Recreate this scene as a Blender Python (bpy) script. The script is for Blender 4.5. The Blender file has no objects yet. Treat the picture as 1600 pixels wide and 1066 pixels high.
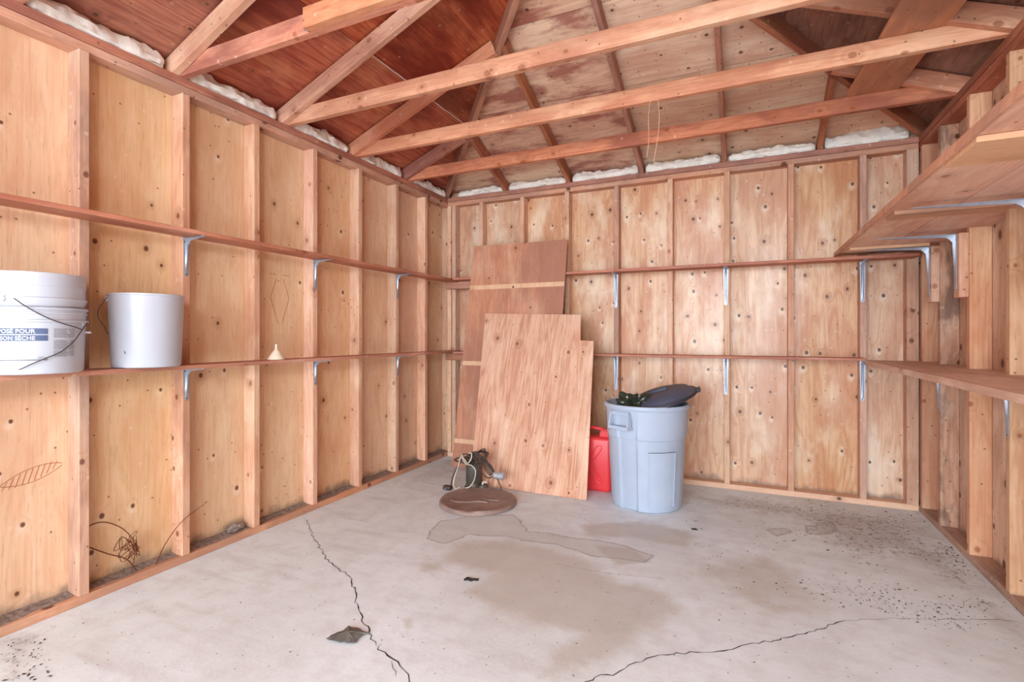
import bpy, bmesh, math, random
import numpy as np
from mathutils import Vector, Matrix, noise as mnoise
rnd = random.Random(7)
S = bpy.context.scene
COL = S.collection

# ------------------------------------------------------------------ camera
F = 791.0; YAW = math.atan(364 / 791); CH = 1.15; HY = 523.0
cam = bpy.data.objects.new('camera', bpy.data.cameras.new('camera')); COL.objects.link(cam)
cam.data.sensor_width = 36; cam.data.lens = 36 * F / 1600
cam.data.shift_y = -(533 - HY) / 1600
cam.location = (0, 0, CH); cam.rotation_euler = (math.pi / 2, 0, YAW)
cam.data.clip_start = .05
S.camera = cam
# ------------------------------------------------------------------ colour management
S.view_settings.view_transform = 'Standard'; S.view_settings.look = 'None'
S.view_settings.gamma = 1; S.view_settings.use_curve_mapping = False
S.view_settings.exposure = 0.86
S.cycles.diffuse_bounces = 8; S.cycles.max_bounces = 12
# ------------------------------------------------------------------ world + daylight through the open garage door
W = bpy.data.worlds.new('world'); S.world = W; W.use_nodes = True
W.node_tree.nodes['Background'].inputs[0].default_value = (.80, .90, 1, 1)
W.node_tree.nodes['Background'].inputs[1].default_value = 1.5
def area(name, loc, rot, sx, sy, e, col):
    l = bpy.data.lights.new(name, 'AREA'); l.shape = 'RECTANGLE'; l.size = sx; l.size_y = sy; l.energy = e; l.color = col
    o = bpy.data.objects.new(name, l); COL.objects.link(o); o.location = loc; o.rotation_euler = rot
    return o
area('door_daylight', (-.77, -2.6, 1.12), (math.radians(90), 0, 0), 3.2, 2.1, 105, (.76, .89, 1))
# hazy daylight falling in through the open door
sun = bpy.data.lights.new('hazy_daylight', 'SUN'); sun.energy = 2.6; sun.angle = math.radians(75); sun.color = (.78, .90, 1)
so = bpy.data.objects.new('hazy_daylight', sun); COL.objects.link(so)
so.rotation_euler = Vector((-.10, 1, -.42)).to_track_quat('-Z', 'Y').to_euler()
# added fill light, unseen behind the camera, lifting the roof and walls
fill_lamp = bpy.data.lights.new('fill_light', 'POINT'); fill_lamp.energy = 100; fill_lamp.shadow_soft_size = .22; fill_lamp.color = (.80, .91, 1)
bo = bpy.data.objects.new('fill_light', fill_lamp); COL.objects.link(bo); bo.location = (.35, -1.5, 2.1)

# ------------------------------------------------------------------ tags
def tag(o, label=None, cat=None, group=None, kind=None):
    if label: o['label'] = label
    if cat: o['category'] = cat
    if group: o['group'] = group
    if kind: o['kind'] = kind
    return o
def empty(name, loc, label, cat, group=None, rz=0):
    o = bpy.data.objects.new(name, None); COL.objects.link(o); o.location = loc; o.rotation_euler = (0, 0, rz)
    o.empty_display_size = .05
    return tag(o, label, cat, group)

# ------------------------------------------------------------------ node helpers
class NT:
    def __init__(s, name, rough=.6, spec=.3):
        s.m = bpy.data.materials.new(name); s.m.use_nodes = True
        s.t = s.m.node_tree; s.b = s.t.nodes['Principled BSDF']
        s.b.inputs['Roughness'].default_value = rough; s.b.inputs['Specular IOR Level'].default_value = spec
    def n(s, typ, **kw):
        x = s.t.nodes.new(typ)
        for k, v in kw.items(): setattr(x, k, v)
        return x
    def put(s, sock, v):
        if hasattr(v, 'is_output'): s.t.links.new(v, sock)
        elif v is not None:
            if isinstance(v, (tuple, list)) and len(v) == 3 and sock.type == 'RGBA': v = tuple(v) + (1,)
            sock.default_value = v
    def math(s, op, a, b=None, c=None, clamp=False):
        x = s.n('ShaderNodeMath', operation=op, use_clamp=clamp)
        s.put(x.inputs[0], a)
        if b is not None: s.put(x.inputs[1], b)
        if c is not None: s.put(x.inputs[2], c)
        return x.outputs[0]
    def mix(s, f, a, b, mode='MIX'):
        x = s.n('ShaderNodeMix', data_type='RGBA', blend_type=mode)
        s.put(x.inputs[0], f); s.put(x.inputs[6], a); s.put(x.inputs[7], b)
        return x.outputs[2]
    def ramp(s, v, lo, hi, a=0., b=1.):
        x = s.n('ShaderNodeMapRange', interpolation_type='SMOOTHSTEP')
        s.put(x.inputs[0], v); s.put(x.inputs[1], lo); s.put(x.inputs[2], hi); s.put(x.inputs[3], a); s.put(x.inputs[4], b)
        return x.outputs[0]
    def comb(s, x, y, z):
        c = s.n('ShaderNodeCombineXYZ'); s.put(c.inputs[0], x); s.put(c.inputs[1], y); s.put(c.inputs[2], z); return c.outputs[0]
    def noise(s, vec, scale, detail=3, rough=.55):
        x = s.n('ShaderNodeTexNoise'); s.put(x.inputs['Vector'], vec); x.inputs['Scale'].default_value = scale
        x.inputs['Detail'].default_value = detail; x.inputs['Roughness'].default_value = rough
        return x.outputs[0]
    def voro(s, vec, scale, dims='2D'):
        x = s.n('ShaderNodeTexVoronoi', voronoi_dimensions=dims); s.put(x.inputs['Vector'], vec); x.inputs['Scale'].default_value = scale
        return x.outputs['Distance'], x.outputs['Color']
    def bump(s, h, strength=.3, dist=.002):
        x = s.n('ShaderNodeBump'); x.inputs['Strength'].default_value = strength; x.inputs['Distance'].default_value = dist
        s.put(x.inputs['Height'], h); s.t.links.new(x.outputs[0], s.b.inputs['Normal'])

def srgb(r, g, b):
    f = lambda c: (c / 255 / 12.92) if c / 255 <= .04045 else ((c / 255 + .055) / 1.055) ** 2.4
    return (f(r), f(g), f(b))

def wood(name, light, dark, order='XYZ', kscale=5, gate=.55, kr=.075, figure=.3, streak=.5, blotch=0., blotch_col=None,
         pale=0., pale_col=(.75, .66, .54), rough=.55, spec=.3, var=.14, specks=.5, bscale=1.3, dirt_z=None, kcol=(.10, .038, .022), kop=.9, fl=.30, knot_glint=0):
    T = NT(name, rough, spec)
    tc = T.n('ShaderNodeTexCoord'); sp = T.n('ShaderNodeSeparateXYZ'); T.t.links.new(tc.outputs['Object'], sp.inputs[0])
    idx = {'X': 0, 'Y': 1, 'Z': 2}
    al, ac, de = [sp.outputs[idx[ch]] for ch in order]
    at = T.n('ShaderNodeAttribute', attribute_name='rnd'); r = at.outputs['Fac']
    al = T.math('ADD', al, T.math('MULTIPLY', r, 37.3))
    ac = T.math('ADD', T.math('ADD', ac, T.math('MULTIPLY', de, 1.0)), T.math('MULTIPLY', r, 13.7))
    v2 = T.comb(al, ac, 0)
    # knots
    kd, kc = T.voro(T.comb(T.math('MULTIPLY', al, .8), ac, 0), kscale)
    sc = T.n('ShaderNodeSeparateColor'); T.t.links.new(kc, sc.inputs[0])
    on = T.math('GREATER_THAN', sc.outputs[0], gate)
    rad = T.math('MULTIPLY_ADD', sc.outputs[1], kr * .6, kr * .55)
    core = T.math('MULTIPLY', on, T.ramp(T.math('DIVIDE', kd, rad), .55, 1.1, 1, 0))
    halo = T.math('MULTIPLY', on, T.ramp(T.math('DIVIDE', kd, rad), .4, 4.2, 1, 0))
    vs = T.n('ShaderNodeVectorMath', operation='ADD'); T.t.links.new(T.comb(T.math('MULTIPLY', al, .8), ac, 0), vs.inputs[0]); vs.inputs[1].default_value = (.014, .006, 0)
    hd_, _c = T.voro(vs.outputs[0], kscale); hd = T.math('DIVIDE', hd_, rad)
    # cathedral figure
    base = T.noise(T.comb(T.math('MULTIPLY', al, .75), T.math('MULTIPLY', ac, 5.5), 1.7), 1.0, 2.5, .5)
    base = T.math('ADD', base, T.math('MULTIPLY', halo, .11))
    fig = T.math('SINE', T.math('MULTIPLY', base, 80))
    fig = T.math('MULTIPLY_ADD', fig, .5, .5)
    fig = T.math('POWER', fig, 2.2)
    # fine streaks
    st = T.noise(T.comb(T.math('MULTIPLY', al, 2.2), T.math('MULTIPLY', ac, 90), 0), 1.0, 3, .6)
    st = T.ramp(st, .35, .72)
    mid = T.noise(T.comb(T.math('MULTIPLY', al, 1.1), T.math('MULTIPLY', ac, 9), 4.), 1.0, 3, .6)
    mid = T.ramp(mid, .35, .7)
    g = T.math('ADD', T.math('MULTIPLY', fig, figure), T.math('ADD', T.math('MULTIPLY', st, streak * .75), T.math('MULTIPLY', mid, .3)), clamp=True)
    c = T.mix(g, light, dark)
    dsh = T.noise(T.comb(T.math('MULTIPLY', al, 14), T.math('MULTIPLY', ac, 170), 2.), 1.0, 2, .5)
    c = T.mix(T.math('MULTIPLY', T.ramp(dsh, .58, .74), .5), c, tuple(q * .62 for q in dark))
    cl_ = T.noise(T.comb(T.math('MULTIPLY', al, 5), T.math('MULTIPLY', ac, 11), 7.), 1.0, 5, .7)
    c = T.mix(T.math('MULTIPLY', T.ramp(cl_, .52, .68), .30), c, tuple(q * .82 for q in dark))
    if pale:
        pn = T.noise(T.comb(T.math('MULTIPLY', al, 1.6), T.math('MULTIPLY', ac, 3.2), 9.), 1.0, 4, .6)
        c = T.mix(T.math('MULTIPLY', T.ramp(pn, .5, .68), pale), c, pale_col)
    if blotch:
        bn = T.noise(T.comb(T.math('MULTIPLY', al, bscale), T.math('MULTIPLY', ac, bscale * 2.6), 5.), 1.0, 5, .62)
        c = T.mix(T.math('MULTIPLY', T.ramp(bn, .46, .60), blotch), c, blotch_col or dark)
    # small specks
    if specks:
        sd, scol = T.voro(v2, 17)
        s2 = T.n('ShaderNodeSeparateColor'); T.t.links.new(scol, s2.inputs[0])
        m = T.math('MULTIPLY', T.math('GREATER_THAN', s2.outputs[0], 1 - .22 * specks), T.ramp(sd, .05, .1, 1, 0))
        c = T.mix(T.math('MULTIPLY', m, .75), c, (.12, .055, .03))
        # pale pitch flecks
        m2 = T.math('MULTIPLY', T.math('LESS_THAN', s2.outputs[0], .14 * specks), T.ramp(sd, .07, .2, 1, 0))
        c = T.mix(T.math('MULTIPLY', m2, fl), c, (.80, .68, .55))
    glint_on = T.math('GREATER_THAN', sc.outputs[2], .52)
    c = T.mix(T.math('MULTIPLY', T.math('MULTIPLY', halo, .5), T.math('SUBTRACT', 1, glint_on)), c, T.mix(.5, dark, (.28, .11, .05)))
    c = T.mix(T.math('MULTIPLY', T.math('MULTIPLY', T.ramp(hd, .0, 3.0, 1, 0), knot_glint), T.math('MULTIPLY', glint_on, on)), c, (.85, .72, .56))  # offset highlight beside some knots, painted into the colour
    c = T.mix(T.math('MULTIPLY', core, kop), c, kcol)
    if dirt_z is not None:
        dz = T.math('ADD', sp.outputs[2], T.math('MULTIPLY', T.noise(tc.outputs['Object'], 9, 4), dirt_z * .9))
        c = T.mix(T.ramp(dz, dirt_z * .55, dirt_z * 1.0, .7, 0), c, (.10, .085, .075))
    # brightness variation per board
    h = T.n('ShaderNodeHueSaturation'); T.put(h.inputs['Color'], c)
    wn = T.n('ShaderNodeTexWhiteNoise', noise_dimensions='1D'); T.t.links.new(r, wn.inputs['W'])
    s3 = T.n('ShaderNodeSeparateColor'); T.t.links.new(wn.outputs['Color'], s3.inputs[0])
    T.put(h.inputs['Value'], T.math('MULTIPLY_ADD', wn.outputs['Value'], var * 2, 1 - var))
    T.put(h.inputs['Hue'], T.math('MULTIPLY_ADD', s3.outputs[1], .010, .495))
    T.put(h.inputs['Saturation'], T.math('MULTIPLY_ADD', s3.outputs[2], .24, .88))
    T.t.links.new(h.outputs[0], T.b.inputs['Base Color'])
    T.put(T.b.inputs['Roughness'], T.math('MULTIPLY_ADD', mid, .2, rough - .1))
    T.bump(T.math('SUBTRACT', T.math('MULTIPLY', st, .5), T.math('MULTIPLY', core, 1.5)), .35, .0015)
    return T.m

def plain(name, col, rough=.5, spec=.4, metal=0., nz=.08, ns=12, bump=0., dirt=0., dcol=(.2, .17, .14)):
    T = NT(name, rough, spec); T.b.inputs['Metallic'].default_value = metal
    tc = T.n('ShaderNodeTexCoord'); v = tc.outputs['Object']
    a = T.noise(v, ns, 4)
    d = tuple(c * (1 - nz * 2) for c in col); l = tuple(min(1, c * (1 + nz)) for c in col)
    c = T.mix(T.ramp(a, .3, .7), d, l)
    if dirt:
        c = T.mix(T.math('MULTIPLY', T.ramp(T.noise(v, ns * 2.7, 5, .7), .55, .7), dirt), c, dcol)
    T.t.links.new(c, T.b.inputs['Base Color'])
    if bump: T.bump(T.noise(v, ns * 6, 4), bump, .003)
    return T.m

M = {}
PLY_L = srgb(228, 197, 162); PLY_D = srgb(212, 168, 128)
M['ply_left'] = wood('plywood_left', PLY_L, PLY_D, 'ZYX', 5.4, .58, .064, .30, .40, .35, srgb(206, 154, 116), .40, srgb(240, 218, 184), .45, .35, .035, dirt_z=.19, kcol=srgb(92, 46, 30), knot_glint=.5)
M['ply_back'] = wood('plywood_back', srgb(226, 190, 152), srgb(196, 144, 106), 'ZXY', 6.6, .42, .078, .42, .5, .6, srgb(192, 132, 96), .65, srgb(238, 220, 194), .40, .45, .08, dirt_z=.15, kcol=srgb(74, 36, 24), knot_glint=.6)  # pale blotches of the ply, with the wall's gloss painted into them too
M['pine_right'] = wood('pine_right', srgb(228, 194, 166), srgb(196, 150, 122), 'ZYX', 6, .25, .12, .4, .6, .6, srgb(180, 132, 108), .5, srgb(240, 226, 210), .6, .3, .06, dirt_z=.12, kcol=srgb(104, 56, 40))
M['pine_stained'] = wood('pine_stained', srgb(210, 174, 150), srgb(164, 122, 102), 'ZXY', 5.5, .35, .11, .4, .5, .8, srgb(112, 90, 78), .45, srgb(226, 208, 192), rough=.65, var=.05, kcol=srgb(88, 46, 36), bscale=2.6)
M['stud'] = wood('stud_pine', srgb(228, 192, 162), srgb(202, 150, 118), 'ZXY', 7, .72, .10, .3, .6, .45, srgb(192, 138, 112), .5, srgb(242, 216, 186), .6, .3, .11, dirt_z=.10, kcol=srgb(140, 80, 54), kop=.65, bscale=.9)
M['stud_dark'] = wood('stud_dark', srgb(210, 166, 140), srgb(180, 132, 110), 'ZXY', 7, .6, .10, .3, .6, .6, srgb(146, 110, 96), .25, rough=.6, var=.08, kcol=srgb(104, 58, 42), kop=.8, bscale=.9)
M['beam'] = wood('beam_pine', srgb(222, 168, 136), srgb(190, 128, 100), 'XYZ', 6, .70, .11, .3, .6, .6, srgb(176, 112, 88), .45, srgb(236, 202, 170), .6, .3, .08, kcol=srgb(140, 80, 54), kop=.65, bscale=1.0)
M['beam_red'] = wood('beam_red', srgb(212, 150, 124), srgb(176, 110, 88), 'XYZ', 6, .68, .11, .3, .6, .8, srgb(146, 90, 78), .3, srgb(228, 184, 158), rough=.6, var=.08, kcol=srgb(140, 80, 54), kop=.65, bscale=1.0)
M['plate'] = wood('plate_wood', srgb(192, 134, 108), srgb(156, 100, 78), 'XYZ', 6, .6, .10, .3, .6, .7, srgb(136, 88, 74), .25, srgb(214, 172, 146), rough=.6, var=.08, kcol=srgb(140, 80, 54), kop=.65)
M['sill'] = wood('sill_wood', srgb(214, 160, 126), srgb(186, 128, 100), 'XYZ', 6, .5, .10, .2, .6, .6, srgb(160, 124, 106), .2, rough=.65, var=.06)
M['shelf'] = wood('shelf_wood', srgb(202, 142, 116), srgb(168, 106, 84), 'XYZ', 5, .7, .08, .2, .8, .5, srgb(150, 92, 74), .25, srgb(226, 198, 182), .6, .25, .06, kcol=srgb(140, 80, 54), kop=.65)
M['shelf_top'] = wood('shelf_grey', srgb(218, 188, 168), srgb(196, 160, 142), 'YXZ', 5, .75, .08, .2, .7, .5, srgb(170, 132, 116), .45, srgb(226, 206, 192), .6, .25, .06, kcol=srgb(140, 80, 54), kop=.65)
M['ply_under'] = wood('shelf_plywood', srgb(238, 200, 176), srgb(216, 168, 144), 'YXZ', 3.5, .6, .05, .3, .4, .6, srgb(198, 138, 112), .35, srgb(236, 204, 176), rough=.55, var=.05, kcol=srgb(140, 80, 54), kop=.65)
M['roof_left'] = wood('roof_sheath_red', srgb(196, 116, 84), srgb(150, 70, 50), 'XYZ', 4.5, .62, .05, .45, .8, .9, srgb(112, 40, 30), .5, srgb(214, 150, 106), .5, .4, .10, specks=.4, bscale=.6, fl=.2)
M['roof_back'] = wood('roof_sheath_tan', srgb(236, 206, 176), srgb(212, 170, 140), 'XYZ', 5.8, .35, .062, .40, .55, .45, srgb(200, 142, 114), .6, srgb(242, 224, 196), .55, .3, .05, specks=1.3, bscale=1.6, fl=.1, kcol=srgb(96, 52, 38))
M['roof_blotchy'] = wood('roof_sheath_blotchy', srgb(230, 196, 162), srgb(200, 144, 116), 'XYZ', 5.8, .45, .06, .35, .6, .85, srgb(156, 80, 62), .6, srgb(240, 216, 178), .55, .3, .05, specks=1.0, bscale=1.7, fl=.1, kcol=srgb(80, 36, 28))
M['roof_right'] = wood('roof_sheath_dark', srgb(160, 112, 92), srgb(118, 74, 60), 'XYZ', 5, .6, .06, .3, .6, .6, srgb(96, 58, 48), .35, srgb(206, 172, 152), .6, .3, .08, fl=.15)
M['sheet_front'] = wood('sheet_front', srgb(232, 190, 160), srgb(188, 126, 98), 'XYZ', 4.6, .50, .07, .34, .75, .40, srgb(200, 138, 110), .45, srgb(240, 210, 184), .6, .25, .02, specks=.2, fl=0, kcol=srgb(128, 64, 48), kop=.85)
M['sheet_back'] = wood('sheet_back', srgb(206, 146, 114), srgb(178, 112, 84), 'XYZ', 4.8, .55, .042, .35, .5, .75, srgb(160, 108, 88), .4, srgb(222, 184, 154), .6, .25, .02, specks=.3, fl=0, bscale=.7)
M['dusty'] = wood('dusty_sill', srgb(192, 164, 146), srgb(160, 130, 114), 'XYZ', 6, .75, .10, .2, .5, .6, srgb(140, 118, 106), .4, srgb(206, 186, 172), rough=.8, var=.05)
M['tape'] = wood('pale_wood', srgb(228, 190, 156), srgb(206, 160, 126), 'XYZ', 4, .8, .05, .2, .4, rough=.6, var=.03, specks=0)
M['steel'] = plain('galvanised_steel', srgb(168, 178, 192), .42, .5, .55, .06, 30)
M['steel_dark'] = plain('screw_steel', srgb(70, 66, 66), .4, .5, .8)
M['foam'] = plain('insulation', srgb(236, 232, 222), .95, .1, 0, .05, 14, .6)
M['white_plastic'] = plain('white_plastic', srgb(182, 187, 196), .32, .5, 0, .015, 3)
M['wire'] = plain('wire', srgb(92, 80, 78), .4, .5, .7)
M['ink_blue'] = plain('ink_blue', srgb(84, 98, 128), .45, .3)
M['ink_grey'] = plain('ink_grey', srgb(120, 120, 124), .5, .3)
M['ink_pale'] = plain('ink_pale', srgb(190, 190, 194), .5, .3)
M['ink_white'] = plain('ink_white', srgb(214, 218, 224), .4, .3, 0, .0)
M['can'] = plain('can_grey', srgb(172, 186, 204), .42, .4, 0, .03, 4, 0, .12, srgb(150, 156, 166))
M['lid'] = plain('lid_navy', srgb(78, 82, 100), .45, .4, 0, .06, 6)
M['lid_dark'] = plain('lid_rim', srgb(50, 52, 62), .4, .4)
M['bag'] = plain('bag', srgb(48, 56, 44), .22, .6, 0, .15, 10)
M['red'] = plain('red_plastic', srgb(222, 58, 62), .36, .45, 0, .03, 5)
M['red_dark'] = plain('red_dark', srgb(168, 36, 40), .5, .3)
M['manhole'] = plain('rusty_lid', srgb(152, 130, 120), .6, .35, .1, .12, 9, .3, .3, srgb(108, 86, 78))
M['pump'] = plain('pump_metal', srgb(98, 92, 84), .5, .4, .4, .12, 14, .1, .25, srgb(70, 62, 56))
M['cord_dark'] = plain('cord_dark', srgb(74, 60, 52), .6, .3)
M['cord_white'] = plain('cord_white', srgb(206, 196, 180), .6, .3)
M['pipe_grey'] = plain('pipe_grey', srgb(178, 182, 186), .4, .5, .3)
M['vine'] = plain('vine', srgb(104, 58, 40), .85, .1)
M['wad'] = plain('wad', srgb(150, 136, 126), .95, .1, 0, .2, 60, .9, .5, srgb(80, 70, 62))
M['leaf'] = plain('leaf', srgb(52, 46, 38), .6, .3, 0, .2, 20)
M['leaf_green'] = plain('leaf_green', srgb(104, 102, 96), .6, .3, 0, .15, 30, .2, .3)
M['debris'] = plain('debris', srgb(74, 62, 52), .9, .1, 0, .3, 30)
M['string'] = plain('string', srgb(224, 178, 146), .9, .1)
M['pencil'] = plain('pencil', srgb(170, 112, 80), .9, .1)
M['outside'] = plain('grey_ground', (.5, .48, .46), .9, .1, 0, .1, 2)

# ------------------------------------------------------------------ mesh helpers
def new_bm():
    b = bmesh.new(); b.faces.layers.float.new('rnd'); return b
def setr(bm, faces, r):
    L = bm.faces.layers.float['rnd']
    for f in faces: f[L] = r
def box(bm, x0, x1, y0, y1, z0, z1, r=0., bev=0.):
    b = bm if not bev else new_bm()
    P = [(x, y, z) for z in (z0, z1) for y in (y0, y1) for x in (x0, x1)]
    v = [b.verts.new(p) for p in P]
    fs = [b.faces.new([v[i] for i in q]) for q in ((0, 2, 3, 1), (4, 5, 7, 6), (0, 1, 5, 4), (2, 6, 7, 3), (0, 4, 6, 2), (1, 3, 7, 5))]
    if bev:
        bmesh.ops.bevel(b, geom=b.edges[:], offset=bev, segments=1, affect='EDGES')
        setr(b, b.faces, r)
        me = bpy.data.meshes.new('tmp'); b.to_mesh(me); b.free(); bm.from_mesh(me)
        bpy.data.meshes.remove(me)
    else: setr(bm, fs, r)
def build(name, bm, mat, parent=None, loc=None, mtx=None, smooth=False, label=None, cat=None, group=None, kind=None):
    bmesh.ops.recalc_face_normals(bm, faces=bm.faces)
    me = bpy.data.meshes.new(name); bm.to_mesh(me); bm.free()
    for m in (mat if isinstance(mat, (list, tuple)) else [mat]): me.materials.append(m)
    if smooth:
        me.polygons.foreach_set('use_smooth', [True] * len(me.polygons))
        try: me.set_sharp_from_angle(angle=math.radians(38))
        except Exception: pass
    o = bpy.data.objects.new(name, me); COL.objects.link(o)
    if parent: o.parent = parent
    if mtx is not None: o.matrix_basis = mtx
    if loc is not None: o.location = loc
    return tag(o, label, cat, group, kind)
def beam(name, p0, p1, w, h, mat, parent=None, bev=.0025, cut0=0, cut1=0, **kw):
    """board from p0 to p1: the points run along the middle of its underside; w across, h upwards"""
    p0 = Vector(p0); p1 = Vector(p1); d = p1 - p0; L = d.length; x = d.normalized()
    y = Vector((0, 0, 1)).cross(x)
    if y.length < 1e-4: y = Vector((0, 1, 0))
    y.normalize(); z = x.cross(y)
    bm = new_bm(); box(bm, 0, L, -w / 2, w / 2, 0, h, rnd.random(), bev)
    for v in bm.verts:
        if v.co.x < L * .5: v.co.x -= cut0 * v.co.z
        else: v.co.x += cut1 * v.co.z
    mt = Matrix((x, y, z)).transposed().to_4x4(); mt.translation = p0
    return build(name, bm, mat, parent, mtx=mt, **kw)
def smoothpts(pts, k=6):
    P = [Vector(p) for p in pts]; P = [P[0] * 2 - P[1]] + P + [P[-1] * 2 - P[-2]]; out = []
    for i in range(1, len(P) - 2):
        a, b, c, d = P[i - 1:i + 3]
        for j in range(k):
            t = j / k
            out.append(.5 * ((2 * b) + (c - a) * t + (2 * a - 5 * b + 4 * c - d) * t * t + (3 * b - a - 3 * c + d) * t ** 3))
    out.append(P[-2]); return out
def tube(bm, pts, r, n=6, taper=None, r0=0.):
    pts = [Vector(p) for p in pts]; rings = []; up = Vector((.13, .21, .97)).normalized()
    for i, p in enumerate(pts):
        d = (pts[min(i + 1, len(pts) - 1)] - pts[max(i - 1, 0)]).normalized()
        u = d.cross(up)
        if u.length < .05: u = d.cross(Vector((1, 0, 0)))
        u.normalize(); v = d.cross(u); up = v if i == 0 else (v * 1)
        rr = r * (1 - (taper or 0) * i / len(pts))
        rings.append([bm.verts.new(p + (u * math.cos(2 * math.pi * k / n) + v * math.sin(2 * math.pi * k / n)) * rr) for k in range(n)])
    fs = []
    for a, b in zip(rings, rings[1:]):
        best = min(range(n), key=lambda s: sum((a[k].co - b[(k + s) % n].co).length for k in range(n)))
        for k in range(n): fs.append(bm.faces.new((a[k], a[(k + 1) % n], b[(k + 1 + best) % n], b[(k + best) % n])))
    fs.append(bm.faces.new(rings[0][::-1])); fs.append(bm.faces.new(rings[-1])); setr(bm, fs, r0)
def lathe(bm, prof, n=48, fn=None, closed=False, cap0=True, cap1=True):
    rings = []
    for j, (r, z) in enumerate(prof):
        ring = []
        for k in range(n):
            a = 2 * math.pi * k / n
            rr = r if not fn else fn(r, z, a, j)
            ring.append(bm.verts.new((rr * math.cos(a), rr * math.sin(a), z)))
        rings.append(ring)
    for a, b in zip(rings, rings[1:]):
        for k in range(n): bm.faces.new((a[k], a[(k + 1) % n], b[(k + 1) % n], b[k]))
    if closed:
        a, b = rings[-1], rings[0]
        for k in range(n): bm.faces.new((a[k], a[(k + 1) % n], b[(k + 1) % n], b[k]))
    else:
        if cap0: bm.faces.new(rings[0][::-1])
        if cap1: bm.faces.new(rings[-1])
def prism(bm, poly, fn, r=0., fn2=None):
    """poly of 2D points, fn maps (a,b,side) to 3D"""
    A = [bm.verts.new(fn(a, b, 0)) for a, b in poly]; B = [bm.verts.new(fn(a, b, 1)) for a, b in poly]
    fs = [bm.faces.new(A), bm.faces.new(B[::-1])]; n = len(poly)
    for i in range(n): fs.append(bm.faces.new((A[i], B[i], B[(i + 1) % n], A[(i + 1) % n])))
    setr(bm, fs, r)

# ------------------------------------------------------------------ room dimensions
XL, XR, YB, YF = -2.56, 1.03, 4.10, -2.6          # inner faces of the studs
SD = .089; XLs, XRs, YBs = XL - SD, XR + SD, YB + SD  # sheathing faces
ZP = 2.44
KL, KB = .41, .38; ZR = 2.545                       # roof pitches and height of sheathing at inner stud face

# ------------------------------------------------------------------ floor
def px2floor(px, py):
    s, c = math.sin(YAW), math.cos(YAW); r = (px - 800) / F; u = (HY - py) / F
    t = -CH / u; return ((-s + r * c) * t, (c + r * s) * t)
fx = np.concatenate([np.arange(XL - .1, XR + .105, .0155)]); fy = np.concatenate([np.arange(YF - .02, .6, .08), np.arange(.6, YB + .1, .0155)])
GX, GY = np.meshgrid(fx, fy, indexing='xy'); nx, ny = len(fx), len(fy)
def polyfield(pts, soft):
    """0..1 field, .5 on the outline, of a stain outlined on the floor"""
    P = np.array(pts); d = np.full(GX.shape, 1e9); ins = np.zeros(GX.shape, bool)
    n = len(P)
    for i in range(n):
        x0, y0 = P[i]; x1, y1 = P[(i + 1) % n]; ex, ey = x1 - x0, y1 - y0
        t = np.clip(((GX - x0) * ex + (GY - y0) * ey) / (ex * ex + ey * ey + 1e-9), 0, 1)
        d = np.minimum(d, np.hypot(GX - x0 - t * ex, GY - y0 - t * ey))
        cond = ((y0 > GY) != (y1 > GY)) & (GX < (x1 - x0) * (GY - y0) / (y1 - y0 + 1e-12) + x0)
        ins ^= cond
    sd = np.where(ins, d, -d); return np.clip(.5 + sd / (2 * soft), 0, 1)
def pf(pix, soft): return polyfield([px2floor(*p) for p in pix], soft)
damp = np.maximum.reduce([
    pf([(705, 850), (800, 845), (905, 870), (960, 905), (1040, 925), (1060, 950), (1030, 985), (940, 1000), (850, 980), (770, 955), (730, 925), (770, 895), (700, 880)], .10),
    pf([(900, 985), (1000, 975), (1010, 1020), (930, 1055), (880, 1064), (830, 1064), (850, 1020)], .10) * .8,
    pf([(1110, 865), (1210, 865), (1260, 900), (1300, 940), (1310, 975), (1200, 970), (1130, 935), (1080, 895)], .12) * .62,
    pf([(650, 880), (690, 878), (700, 893), (655, 895)], .04) * .8,
    pf([(628, 968), (645, 966), (646, 982), (630, 984)], .03) * .9,
    pf([(925, 852), (985, 857), (1020, 880), (965, 882)], .03),
    pf([(905, 820), (1000, 815), (1080, 830), (1082, 860), (1000, 842), (920, 838)], .06) * .95])
ring = np.maximum.reduce([
    pf([(668, 830), (690, 815), (735, 806), (800, 806), (825, 830), (880, 838), (960, 850), (1020, 868), (1010, 880), (930, 868), (860, 850), (790, 838), (730, 835), (695, 850), (668, 842)], .05),
    pf([(1195, 828), (1225, 824), (1240, 832), (1215, 840)], .05) * .8,
    pf([(1255, 822), (1300, 815), (1310, 828), (1280, 838), (1258, 835)], .05) * .8])
dirt = np.maximum.reduce([
    pf([(1070, 770), (1440, 812), (1600, 985), (1600, 1010), (1500, 930), (1430, 880), (1330, 870), (1230, 810), (1100, 790)], .22),
    pf([(0, 1000), (90, 975), (200, 915), (70, 990), (30, 1066), (0, 1066)], .1),
    pf([(700, 715), (760, 730), (700, 745), (600, 775), (640, 745)], .08) * .6])
streak = pf([(500, 830), (660, 762), (690, 770), (560, 850), (400, 940), (200, 1040), (60, 1066), (0, 1066)], .25)
zz = np.zeros(GX.shape)
co = np.stack([GX, GY, zz], -1).reshape(-1, 3)
ii = np.arange(nx * ny).reshape(ny, nx)
quads = np.stack([ii[:-1, :-1], ii[:-1, 1:], ii[1:, 1:], ii[1:, :-1]], -1).reshape(-1, 4)
fme = bpy.data.meshes.new('floor'); fme.from_pydata(co.tolist(), [], quads.tolist())
for nm, arr in (('damp', damp), ('ring', ring), ('dirt', dirt), ('streak', streak)):
    a = fme.attributes.new(nm, 'FLOAT', 'POINT'); a.data.foreach_set('value', arr.astype(np.float32).ravel())
T = NT('concrete', .62, .3)
tc = T.n('ShaderNodeTexCoord'); v = tc.outputs['Object']
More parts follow.
